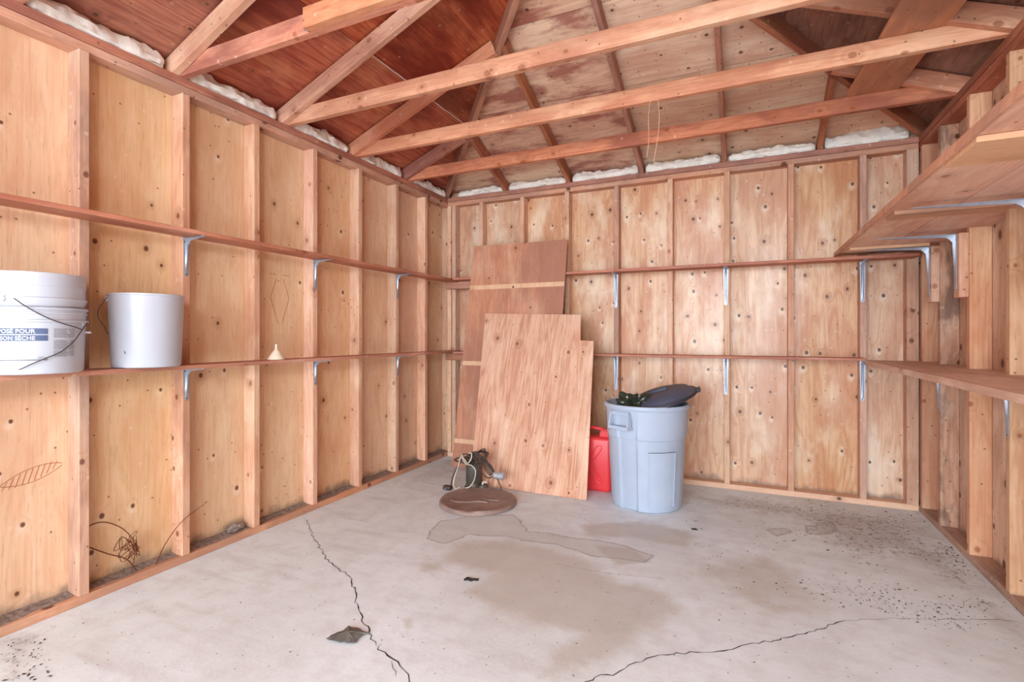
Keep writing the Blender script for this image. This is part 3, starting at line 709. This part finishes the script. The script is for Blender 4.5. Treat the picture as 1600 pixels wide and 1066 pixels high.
build('bin_body', b, M['can'], bn, smooth=True)
def rad(z): return .236 + (.2555 - .236) * (z - .06) / .40
def arcframe(bm, a0, a1, z0, z1, t, w):
    """raised rectangular outline on the bin wall"""
    def P(a, z, o): r_ = rad(z) + o; return (r_ * math.cos(math.radians(a)), r_ * math.sin(math.radians(a)), z)
    N = 12
    def strip(A, B, Z0, Z1, n):
        pr = None
        for i in range(n + 1):
            q = i / n; a_ = A + (B - A) * q
            cur = [bm.verts.new(P(a_, Z0, -.001)), bm.verts.new(P(a_, Z0, t)), bm.verts.new(P(a_, Z1, t)), bm.verts.new(P(a_, Z1, -.001))]
            if pr:
                for k in range(3): bm.faces.new((pr[k], cur[k], cur[k + 1], pr[k + 1]))
            else: bm.faces.new(cur)
            pr = cur
        bm.faces.new(pr[::-1])
    strip(a0, a1, z0, z1, N)
for ctr in (-57, 123):
    b = new_bm(); arcframe(b, ctr - 21, ctr + 21, .045, .395, .010, .004)
    build('raised_panel', b, M['can'], bn, smooth=True)
    b = new_bm()
    for a0, a1, z0, z1 in ((ctr - 21, ctr - 19.6, .045, .395), (ctr + 19.6, ctr + 21, .045, .395), (ctr - 21, ctr + 21, .389, .395)): arcframe(b, a0, a1, z0, z1, .0135, .004)
    build('panel_rim', b, M['can'], bn)
for hc in (-117, 63):
    # moulded handle: sloping scoop with a bar
    h = math.radians(hc); ux = Vector((math.cos(h), math.sin(h), 0)); uy = Vector((-math.sin(h), math.cos(h), 0))
    b = new_bm()
    def hb(a0, a1, n0, n1, z0, z1, flare=0):
        vs = []
        for z in (z0, z1):
            for n_ in (n0, n1):
                for a_ in (a0, a1): vs.append(b.verts.new(ux * (n_ + (flare if (z == z0) else 0)) + uy * (a_ * (1.0 if z == z1 else 1.12)) + Vector((0, 0, z))))
        for q in ((0, 2, 3, 1), (4, 5, 7, 6), (0, 1, 5, 4), (2, 6, 7, 3), (0, 4, 6, 2), (1, 3, 7, 5)): b.faces.new([vs[i] for i in q])
    hb(-.075, .075, .25, .305, .535, .555)       # bar
    hb(-.075, -.062, .25, .283, .555, .645, .02); hb(.062, .075, .25, .283, .555, .645, .02)
    hb(-.062, .062, .25, .279, .625, .645)
    build('bin_handle', b, M['can'], bn)
# lid, tilted into the bin
lid = empty('bin_lid', (-.532, 3.56, .722), 'dark navy round bin lid tilted half inside the grey bin', 'lid')
b = new_bm(); lathe(b, [(.002, .045), (.14, .040), (.205, .022), (.222, .0), (.240, -.004), (.245, -.016), (.240, -.022), (.228, -.016), (.216, -.004), (.2, .014), (.14, .032), (.002, .037)], 72, cap0=True, cap1=True)
lb_ = build('lid_dome', b, M['lid'], lid, smooth=True)
b = new_bm(); lathe(b, [(.238, -.006), (.252, -.008), (.256, -.018), (.250, -.026), (.238, -.024)], 72, closed=True)
build('lid_rim', b, M['lid_dark'], lid, smooth=True)
b = new_bm(); box(b, .235, .272, -.03, .03, -.026, .0, 0, .004); build('lid_tab', b, M['lid_dark'], lid)
b = new_bm(); box(b, -.07, .07, -.012, .012, .034, .058, 0, .005); build('lid_grip', b, M['lid'], lid)
lid.rotation_euler = (math.radians(9), math.radians(-17), 0)
# bag
def crumple(name, rx, ry, rz, loc, mat, seed, label, cat, amp=.45, sub=4, rot=0, zmin=None):
    b = new_bm(); bmesh.ops.create_icosphere(b, subdivisions=sub, radius=1)
    for v in b.verts:
        q = v.co * 1.9 + Vector((seed, seed * .7, 0)); n = abs(mnoise.noise(q)) * 1.6 + abs(mnoise.noise(q * 2.3)) * .8 - .5
        v.co = v.co * (1 + amp * n); v.co = Vector((v.co.x * rx, v.co.y * ry, v.co.z * rz))
        if zmin is not None: v.co.z = max(v.co.z, zmin)
    o = build(name, b, mat, loc=loc, label=label, cat=cat); o.rotation_euler[2] = rot; return o
crumple('plastic_bag', .095, .07, .07, (-.675, 3.43, .680), M['bag'], 3.3, 'crumpled dark green plastic bag poking out of the grey bin', 'bag', .6)

# ------------------------------------------------------------------ red jerry can
jc = empty('jerry_can', (-1.045, 3.70, 0), 'red plastic fuel can standing between the plywood sheet and grey bin', 'jerry can')
def rbox(bm, x0, x1, y0, y1, z0, z1, bev, seg=4):
    b2 = new_bm(); box(b2, x0, x1, y0, y1, z0, z1); bmesh.ops.bevel(b2, geom=b2.edges[:], offset=bev, segments=seg, affect='EDGES', profile=.5)
    me = bpy.data.meshes.new('t'); b2.to_mesh(me); b2.free(); bm.from_mesh(me); bpy.data.meshes.remove(me)
b = new_bm(); rbox(b, -.165, .165, -.085, .085, .0, .40, .03); build('can_body', b, M['red'], jc, smooth=True)
b = new_bm(); prism(b, [(.065, .37), (.160, .37), (.158, .40), (.140, .452), (.085, .455), (.078, .44)], lambda a, c, s: (a, -.05 + .10 * s, c)); bmesh.ops.bevel(b, geom=b.edges[:], offset=.010, segments=3, affect='EDGES'); build('can_shoulder', b, M['red'], jc, smooth=True)
b = new_bm(); tube(b, smoothpts([(-.13, 0, .37), (-.13, 0, .43), (-.10, 0, .450), (0, 0, .455), (.10, 0, .445)]), .014, 10); build('can_handle', b, M['red'], jc, smooth=True)
b = new_bm(); lathe(b, [(.026, .395), (.026, .43), (.022, .437)], 20); o = build('can_cap', b, M['red_dark'], jc, smooth=True); o.location = (-.05, .0, .0)
def loop(pts, r=.004):
    b = new_bm(); tube(b, smoothpts(pts + [pts[0]], 5), r, 6); build('embossed_rib', b, M['red'], jc, smooth=True)
for sx in (1, -1):
    for sz in (1, -1):
        loop([(sx * .025, -.0855, .205 + sz * .035), (sx * .052, -.0855, .205 + sz * .045), (sx * .098, -.0855, .205 + sz * .115), (sx * .088, -.0855, .205 + sz * .135), (sx * .062, -.0855, .205 + sz * .125), (sx * .028, -.0855, .205 + sz * .065)])

# ------------------------------------------------------------------ manhole-like round lid
b = new_bm()
def lidf(r, z, a, j): return r * (1 + .004 * math.sin(3 * a + 1))
lathe(b, [(.256, .0), (.262, .004), (.262, .022), (.256, .030), (.245, .033), (.235, .030), (.15, .029), (.06, .031), (.004, .031)], 96, lidf)
for v in b.verts:
    if v.co.z > .028: v.co.z += .005 * mnoise.noise(v.co * 7) + .003 * mnoise.noise(v.co * 16)
rl = build('round_cover', b, M['manhole'], loc=(-1.653, 3.038, .0005), smooth=True, label='round rusty brown cover lying flat on the concrete in front of the pump', cat='cover')
b = new_bm(); tube(b, smoothpts([(-.16, -.10, .030), (-.10, -.125, .034), (-.02, -.10, .034), (.03, -.06, .034), (.10, -.05, .034)]), .005, 6); tube(b, smoothpts([(.02, .02, .031), (.08, .0, .034), (.15, .02, .033)]), .004, 6)
build('weld_scar', b, M['manhole'], rl, smooth=True)

# ------------------------------------------------------------------ sump pump with cords
pm = empty('sump_pump', (-1.842, 3.318, 0), 'dark grey sump pump standing against the front plywood, draped in cords', 'pump')
b = new_bm(); lathe(b, [(.060, 0), (.068, .004), (.068, .02), (.060, .024), (.055, .05), (.058, .055), (.058, .175), (.062, .178), (.062, .19), (.052, .20), (.03, .212), (.004, .214)], 40)
build('pump_body', b, M['pump'], pm, smooth=True)
b = new_bm(); lathe(b, [(.036, 0), (.036, .035), (.03, .045), (.004, .046)], 20); build('pump_outlet', b, M['pump'], pm, loc=(.085, -.02, .0), smooth=True)
b = new_bm(); tube(b, smoothpts([(.085, -.02, .04), (.092, -.02, .062), (.125, -.02, .066)]), .008, 8); build('white_fitting', b, M['cord_white'], pm, smooth=True)
b = new_bm(); box(b, -.02, .02, -.012, .012, .21, .25, 0, .005); build('pump_grip', b, M['pump'], pm)
def cord(name, pts, r, mat, label, cat='cord'):
    b = new_bm(); tube(b, smoothpts(pts), r, 7); return build(name, b, mat, pm, smooth=True, label=label)
R2 = random.Random(4)
# coil of dark cord over the top of the pump
pts = []
for k in range(44):
    a = k * .62; s = 1 + .25 * math.sin(k * 1.7)
    pts.append((.03 + .065 * s * math.cos(a) + (k % 7) * .006, -.035 + .035 * math.sin(a * 1.0) * s + R2.uniform(-.006, .006), .243 + .045 * math.sin(a + .6) * s + .012 * math.sin(k)))
cord('power_cord', pts, .0042, M['cord_dark'], 'dark brown power cord coiled over the top of the pump')
for q in range(5):
    pts = [(-.03 + q * .012, -.05 - q * .006, .25 + q * .006), (.02 + q * .008, -.055, .275 + q * .004), (.07 + q * .006, -.05, .262 - q * .004), (.10 + q * .010, -.05 - .004 * q, .21 + q * .006), (.13 + q * .012, -.05, .16 + q * .008), (.165 + q * .009, -.048, .125 + q * .004)]
    cord('power_cord', pts, .0040, M['cord_dark'], 'dark cord strand draped from the pump top to the right')
for q in range(4):
    pts = [(.0 + .055 * math.cos(k * 1.05 + q) + .01 * q, -.055 - .02 * math.sin(k * 1.05) - .006 * q, .225 + .012 * q + .030 * math.sin(k * 1.05 + q * 1.4)) for k in range(8)]
    cord('power_cord', pts, .0040, M['cord_dark'], 'dark cord turn bundled around the pump top')
pts = [(-.05, -.06, .25), (-.09, -.07, .235), (-.11, -.075, .225), (-.08, -.08, .21), (-.03, -.085, .235), (-.05, -.09, .26), (-.02, -.09, .275), (.02, -.085, .25), (.0, -.09, .21), (-.07, -.09, .21), (-.115, -.09, .22), (-.09, -.09, .24)]
cord('power_cord', pts, .0045, M['cord_dark'], 'loops of dark cord sticking out left of the pump top')
pts = [(-.02, -.06, .27), (.05, -.05, .285), (.10, -.045, .25), (.15, -.04, .19), (.19, -.04, .14), (.16, -.045, .11), (.12, -.05, .12), (.08, -.06, .17), (.06, -.06, .24), (.10, -.05, .26), (.16, -.045, .2), (.205, -.04, .14)]
cord('power_cord', pts, .0045, M['cord_dark'], 'dark cord hanging down the right side of the pump to the grey plug')
pts = [(.21, -.045, .12), (.24, -.045, .07), (.262, -.05, .02), (.285, -.05, .005), (.22, -.055, .005), (.15, -.06, .005)]
cord('power_cord', pts, .0040, M['cord_dark'], 'dark cord end running from the grey plug down to the floor')
pts = [(-.06, -.075, .23), (-.09, -.09, .17), (-.12, -.10, .10), (-.135, -.10, .04), (-.145, -.10, .018)]
cord('power_cord', pts, .0048, M['cord_dark'], 'dark cord dropping from the pump top to the black plug')
pts = [(-.055, -.09, .255), (-.01, -.10, .205), (.035, -.10, .20), (.07, -.10, .165), (.065, -.11, .10), (.035, -.115, .05), (.0, -.12, .036)]
cord('white_cord', pts, .0040, M['cord_white'], 'white cord looping over the front of the pump body')
pts = [(-.05, -.095, .27), (.0, -.11, .22), (.02, -.11, .22), (.035, -.10, .25), (.03, -.09, .285), (.0, -.08, .28)]
cord('white_cord', pts, .0040, M['cord_white'], 'white cord loop at the very top of the pump')
pts = [(-.06, -.09, .25), (-.075, -.10, .18), (-.10, -.11, .10), (-.105, -.115, .05), (-.085, -.12, .02), (-.05, -.12, .036)]
cord('white_cord', pts, .0040, M['cord_white'], 'white cord hanging down left of the pump to the floor')
b = new_bm(); rbox(b, -.032, .032, -.02, .02, .0, .034, .008, 2); pl = build('plug', b, M['cord_dark'], pm, loc=(-2.0 + 1.842, 3.205 - 3.318, .0), smooth=True, label='black plug lying on the floor left of the pump')
b = new_bm(); box(b, -.006, .006, -.035, -.0195, .018, .022, 0); box(b, -.006, .006, -.035, -.0195, .010, .013, 0); build('prong', b, M['steel'], pl)
b = new_bm(); lathe(b, [(.018, -.045), (.024, -.04), (.024, -.005), (.020, .0), (.026, .004), (.026, .034), (.021, .040), (.004, .041)], 24); o = build('plug', b, M['pipe_grey'], pm, loc=(.237, -.048, .135), smooth=True, label='round silver-grey plug on the cord'); o.rotation_euler = (0, math.pi / 2, 0)

# ------------------------------------------------------------------ pails
def pail_prof(R0, R1, H, ribs=(), lip=.006):
    P = [(R0 - .012, 0), (R0 - .003, .003), (R0, .010)]
    def rr(z): return R0 + (R1 - R0) * z / H
    for z, o in ribs: P += [(rr(z - .006), z - .006), (rr(z) + o, z - .0045), (rr(z) + o, z + .0025), (rr(z), z + .004)]
    P += [(rr(H - .010), H - .010), (R1 + lip, H - .008), (R1 + lip, H - .001), (R1 + lip - .003, H), (R1 - .002, H - .001), (R1 - .003, H - .02), (R0 - .003, .012), (.004, .008)]
    return P
def ear(root, r, z, ang, mat):
    b = new_bm(); lathe(b, [(.011, -.004), (.011, .006), (.008, .009), (.003, .009)], 16)
    o = build('handle_ear', b, mat, root, smooth=True); o.location = (r * math.cos(ang), r * math.sin(ang), z); o.rotation_euler = (0, math.pi / 2, ang)
# plain white pail
PA = math.atan2(0 - 1.39, 0 + 2.465)           # direction from the pail to the viewer's side of the room
p1 = empty('white_pail', (-2.466, 1.395, 1.0045), 'plain open white pail on the lower left shelf, wire handle hanging left', 'pail', 'white pails on the lower left shelf')
b = new_bm(); lathe(b, pail_prof(.131, .1435, .325, lip=.0025), 96); build('pail_body', b, M['white_plastic'], p1, smooth=True)
a1 = PA - math.radians(78)
ear(p1, .1425, .30, a1, M['white_plastic'])
def onc(r, a, z): return (r * math.cos(a), r * math.sin(a), z)
b = new_bm(); tube(b, smoothpts([onc(.147, a1 + .12, .305), onc(.156, a1 - .02, .285), onc(.172, a1 - .12, .25), onc(.170, a1 - .12, .215), onc(.150, a1 - .1, .18), onc(.145, a1 - .5, .15), onc(.142, a1 - 1.2, .14)]), .0016, 6); build('pail_handle', b, M['wire'], p1, smooth=True)
b = new_bm(); tube(b, [onc(.1355, PA - .62, .075), onc(.1355, PA - .59, .062)], .0012, 5); build('scratch', b, M['steel_dark'], p1)
# lower pail with label, and the pail nested in it
QA = math.atan2(-1.005, 2.45)
p2 = empty('white_pail', (-2.45, .992, 1.0045), 'white ribbed pail with a blue printed label, lower of the nested pair', 'pail', 'white pails on the lower left shelf')
H2 = .245; R20, R21 = .140, .1475
b = new_bm(); lathe(b, pail_prof(R20, R21, H2, ((.196, .008), (.225, .004))), 110); build('pail_body', b, M['white_plastic'], p2, smooth=True)
def r2(z): return R20 + (R21 - R20) * z / H2
p3 = empty('white_pail', (-2.45, .992, 1.26), 'white ribbed pail nested in the labelled one, upper of the pair', 'pail', 'white pails on the lower left shelf')
b = new_bm()
lathe(b, [(.12, -.16), (.139, -.008), (.1425, -.004), (.1425, .0), (.150, .018), (.150, .024), (.1445, .027), (.1455, .066), (.1475, .068), (.147, .072), (.1480, .112), (.1475, .116), (.144, .117), (.141, .10), (.118, -.15)], 110)
build('pail_body', b, M['white_plastic'], p3, smooth=True)
ear(p3, .1455, .018, QA - math.radians(35), M['white_plastic']); ear(p2, r2(.190) - .003, .190, QA + math.radians(66), M['white_plastic'])
b = new_bm(); rbox(b, .140, .163, -.02, .02, .150, .158, .002, 1)
o = build('side_tab', b, M['white_plastic'], p2); o.rotation_euler = (0, 0, QA + math.radians(84))
# wire handles: visible swags on the front of the pails
def swag(root, pts, rfn):
    b = new_bm(); tube(b, smoothpts([onc(rfn(z), QA + math.radians(a), z) for a, z in pts]), .0021, 6); build('pail_handle', b, M['wire'], root, smooth=True)
swag(p3, [(-20, .018), (-8, -.012), (8, -.044), (24, -.066), (40, -.080), (52, -.090)], lambda z: .163)
swag(p2, [(66, .192), (54, .160), (42, .120), (26, .082), (10, .060), (-4, .040), (-13, .025), (-16, .022)], lambda z: .156 + max(0, (z - .12)) * .06)
# label
def curved(bm_, root, name, mat, off=0.0012):
    for v in bm_.verts:
        a = QA + v.co.x / .1455; z = v.co.z; r = r2(z) + off + v.co.y
        v.co = Vector((r * math.cos(a), r * math.sin(a), z))
    return build(name, bm_, mat, root)
def lrect(bm_, x0, x1, z0, z1, t=.0006):
    n = max(1, int((x1 - x0) / .008)); 
    for i in range(n): box(bm_, x0 + (x1 - x0) * i / n, x0 + (x1 - x0) * (i + 1) / n, 0, t, z0, z1)
D = lambda px, py: None
b = new_bm(); lrect(b, -.150, .033, .1475, .168); lrect(b, -.150, .033, .123, .1435); curved(b, p2, 'blue_band', M['ink_blue'], .0004)
b = new_bm(); lrect(b, -.15, .033, .052, .056); curved(b, p2, 'label_rule', M['ink_grey'], .0004)
R3 = random.Random(2)
b = new_bm()
for k in range(30):
    z = .166 - k * .0039; x = .050
    if k in (9, 10, 20): continue
    while x < .122:
        w = min(R3.uniform(.003, .011), .122 - x)
        if not (.091 < x < .095 or k > 26): lrect(b, x, x + w, z, z + .0014, .0004)
        x += w + .0015
curved(b, p2, 'small_print', M['ink_grey'], .0004)
b = new_bm()
for k, (x0, x1) in enumerate(((-.10, -.02), (-.12, -.028), (-.12, -.03), (-.10, -.008), (-.12, -.012))):
    x = x0; z = .115 - k * .0085
    while x < x1: w = R3.uniform(.003, .009); lrect(b, x, min(x + w, x1), z, z + .0022, .0004); x += w + .002
curved(b, p2, 'small_print', M['ink_pale'], .0004)
def text(s, size, x1, z, mat, root, name, bold=.0):
    cu = bpy.data.curves.new('t', 'FONT'); cu.body = s; cu.size = size; cu.align_x = 'RIGHT'; cu.offset = bold; cu.resolution_u = 3
    to = bpy.data.objects.new('t', cu); COL.objects.link(to)
    me = bpy.data.meshes.new_from_object(to.evaluated_get(bpy.context.evaluated_depsgraph_get())); bpy.data.objects.remove(to)
    bm_ = bmesh.new(); bm_.from_mesh(me); bpy.data.meshes.remove(me)
    bmesh.ops.triangulate(bm_, faces=bm_.faces)
    for i in range(2): bmesh.ops.subdivide_edges(bm_, edges=[e for e in bm_.edges if e.calc_length() > .006], cuts=1)
    for v in bm_.verts: v.co = Vector((x1 + v.co.x, .0004, z + v.co.y))
    if not bm_.faces.layers.float.get('rnd'): bm_.faces.layers.float.new('rnd')
    return curved(bm_, root, name, mat, .0012)
text('COMPOSÉ POUR', .0200, -.001, .1510, M['ink_white'], p2, 'label_text', .0003)
text('CLOISON SÈCHE', .0188, -.001, .1265, M['ink_white'], p2, 'label_text', .0003)
text('270 kg', .010, .032, .0585, M['ink_grey'], p2, 'label_text')
# funnel
fn = empty('funnel', (-2.475, 2.10, 1.0045), 'small cream plastic funnel upside down on the lower left shelf', 'funnel')
b = new_bm(); lathe(b, [(.046, 0), (.048, .002), (.046, .008), (.012, .056), (.0085, .060), (.0060, .090), (.004, .090), (.006, .06), (.042, .006)], 36, closed=True)
build('funnel_cone', b, plain('cream_plastic', srgb(238, 226, 200), .4, .4), fn, smooth=True)

# ------------------------------------------------------------------ dry vines on the left sill, wad, string
def vine(pts, r, label, name='dry_vine'):
    b = new_bm(); tube(b, smoothpts([(XL - .02 + dx, y, z) for dx, y, z in pts]), r, 5, .4); return b
b = vine([(-.06, 1.232, .30), (-.03, 1.29, .312), (.0, 1.35, .27), (.02, 1.39, .20), (.01, 1.40, .12), (-.02, 1.402, .045)], .0028, '')
for k in range(9):
    q = [(.0 + R3.uniform(-.02, .02), 1.38 + R3.uniform(-.05, .05), .17 + R3.uniform(-.06, .06)) for _ in range(5)]
    tube(b, smoothpts([(XL - .02 + dx, y, z) for dx, y, z in q]), .0016, 4)
tube(b, smoothpts([(XL - .04, 1.232, .225), (XL - .03, 1.30, .17), (XL - .02, 1.37, .12), (XL - .03, 1.42, .045)]), .0026, 5)
build('dry_vine', b, M['vine'], label='tangled dry brown vine standing on the left bottom plate', cat='dry plant')
b = new_bm(); tube(b, smoothpts([(XL - .02, 1.50, .042), (XL + .0, 1.53, .13), (XL + .01, 1.60, .215), (XL + .004, 1.68, .25), (XL - .03, 1.76, .262)]), .0028, 5, .7)
build('dry_vine', b, M['vine'], label='single arching dry stem crossing in front of the dark wall stud', cat='dry plant')
crumple('steel_wool_wad', .05, .022, .022, (XL - .05, 1.945, PB + .023), M['wad'], 1.1, 'grey fibrous wad lying on the left bottom plate', 'wad', .35, 3, math.radians(90), -.021)
b = new_bm()
tube(b, smoothpts([(-.477, 2.86, ZP - .002), (-.484, 2.855, 2.34), (-.482, 2.858, 2.24), (-.492, 2.855, 2.135)]), .0016, 5)
tube(b, smoothpts([(-.432, 2.86, ZP - .002), (-.426, 2.855, 2.33), (-.437, 2.858, 2.22), (-.456, 2.855, 2.10)]), .0016, 5)
tube(b, smoothpts([(-.477, 2.86, ZP - .002), (-.455, 2.860, ZP + .003), (-.432, 2.86, ZP - .002)]), .0016, 5)
build('string', b, M['string'], label='thin pale string with two ends hanging from the second joist', cat='string')

# ------------------------------------------------------------------ leaves and debris on the floor
def leaf(poly, fold, loc, rz, mat, label, cat='leaf'):
    b = new_bm(); c0 = b.verts.new((0, 0, fold)); vs = [b.verts.new((x, y, max(.0015, .002 + fold * .6 * abs(mnoise.noise(Vector((x * 40, y * 40, fold * 90))))))) for x, y in poly]
    for i in range(len(vs)): b.faces.new((c0, vs[i], vs[(i + 1) % len(vs)]))
    bmesh.ops.subdivide_edges(b, edges=b.edges[:], cuts=2)
    for v in b.verts: v.co.z = max(.001, v.co.z + .006 * mnoise.noise(v.co * 60))
    ex = bmesh.ops.extrude_face_region(b, geom=b.faces[:])
    for v in [g for g in ex['geom'] if isinstance(g, bmesh.types.BMVert)]: v.co.z += .0012
    o = build(name_, b, mat, loc=loc, label=label, cat=cat); o.rotation_euler[2] = rz; return o
name_ = 'dead_leaf'
leaf([(-.035, .0), (-.03, -.012), (-.012, -.01), (.0, -.014), (.012, -.008), (.034, -.012), (.036, .004), (.02, .008), (.012, .006), (.0, .012), (-.016, .008), (-.024, .022)], .012, (-1.164, 2.072, 0), .5, M['leaf'], 'small curled black leaf in the middle of the floor')
leaf([(-.075, -.03), (-.03, -.045), (.02, -.05), (.05, -.045), (.045, -.02), (.06, .01), (.08, .02), (.05, .03), (.02, .045), (-.02, .055), (-.035, .03), (-.06, .01)], .022, (-1.372, 1.49, 0), .35, M['leaf_green'], 'large grey-green crumpled leaf left of the floor crack')
leaf([(-.02, .0), (-.01, -.01), (.01, -.008), (.024, 0), (.01, .01), (-.008, .008)], .008, (-.271, 3.159, 0), -.2, M['leaf'], 'small black leaf on the floor in front of the bin')
leaf([(-.012, 0), (0, -.01), (.014, 0), (.002, .008)], .005, (-.06, 3.27, 0), .2, M['cord_white'], 'tiny white paper scrap right of the bin', 'scrap')
leaf([(-.035, -.01), (0, -.016), (.04, -.004), (.03, .012), (-.01, .014)], .008, (px2floor(620, 758)[0], px2floor(620, 758)[1], 0), .7, M['cord_white'], 'pale wood chip on the floor near the left corner', 'scrap')
b = new_bm(); R4 = random.Random(12)
def bit(x, y, s):
    a = R4.uniform(0, 6.28); l = s * R4.uniform(.6, 2.2); w = s * R4.uniform(.3, .8)
    P = [(l * math.cos(a), l * math.sin(a)), (-w * math.sin(a), w * math.cos(a)), (-l * math.cos(a), -l * math.sin(a)), (w * math.sin(a), -w * math.cos(a))]
    q = [b.verts.new((x + p, y + r_, .0015)) for p, r_ in P]; t = b.verts.new((x, y, .0015 + s * .6))
    for i in range(4): b.faces.new((q[i], q[(i + 1) % 4], t))
n = 0
while n < 900:
    px = R4.uniform(1070, 1600); py = R4.uniform(772, 985)
    x, y = px2floor(px, py)
    if x > XR - .02 or y > YB - .01: continue
    dw = min(XR - x, (YB - y) * .8)
    if R4.random() > math.exp(-dw * 2.6) * max(0, .35 + 1.6 * mnoise.noise(Vector((x * 3.2, y * 3.2, 4)))): continue
    bit(x, y, R4.uniform(.0012, .0045) * (1.6 if R4.random() < .08 else 1)); n += 1
for k in range(90):
    x, y = px2floor(R4.uniform(0, 1600), R4.uniform(790, 1064))
    if XL + .05 < x < XR - .05: bit(x, y, R4.uniform(.0015, .004))
for k in range(60):
    x, y = px2floor(R4.uniform(0, 80), R4.uniform(985, 1064))
    if XL + .01 < x: bit(x, y, R4.uniform(.002, .006))
build('floor_debris', b, M['debris'], label='scattered dirt and dead leaf crumbs on the concrete, thickest along the right wall', cat='debris', kind='stuff')

# ------------------------------------------------------------------ printed / pencilled marks on the left plywood
b = new_bm()
def mark(P, r=.0012): tube(b, [(XLs + .0008, y, z) for y, z in P], r, 4)
def oval(y, z, ry, rz_, n=16, r=.0012): mark([(y + ry * math.cos(2 * math.pi * k / n), z + rz_ * math.sin(2 * math.pi * k / n)) for k in range(n + 1)], r)
yc, zc = 1.055, .575
for k in range(9):
    y = yc - .08 + k * .02; h_ = .028 * math.sqrt(max(0, 1 - ((k - 4) / 4.8) ** 2))
    mark([(y - .008, zc - h_ + (k - 4) * .006), (y + .008, zc + h_ + (k - 4) * .006)], .0011)
mark([(yc - .095 + .2 * t / 8, zc - .028 + .0 * (t / 4 - 1) + .026 * (t / 4 - 1) ** 2 + (t - 4) * .005) for t in range(9)]); mark([(yc - .095 + .2 * t / 8, zc + .030 - .026 * (t / 4 - 1) ** 2 + (t - 4) * .006) for t in range(9)])
yd = 2.27
mark([(yd - .07, 1.525), (yd - .02, 1.525)]); mark([(yd + .02, 1.525), (yd + .075, 1.525)]); mark([(yd - .02, 1.50), (yd - .065, 1.38), (yd - .01, 1.22)]); mark([(yd + .03, 1.50), (yd + .075, 1.38), (yd + .02, 1.22)])
build('printed_marks', b, M['pencil'], wl)
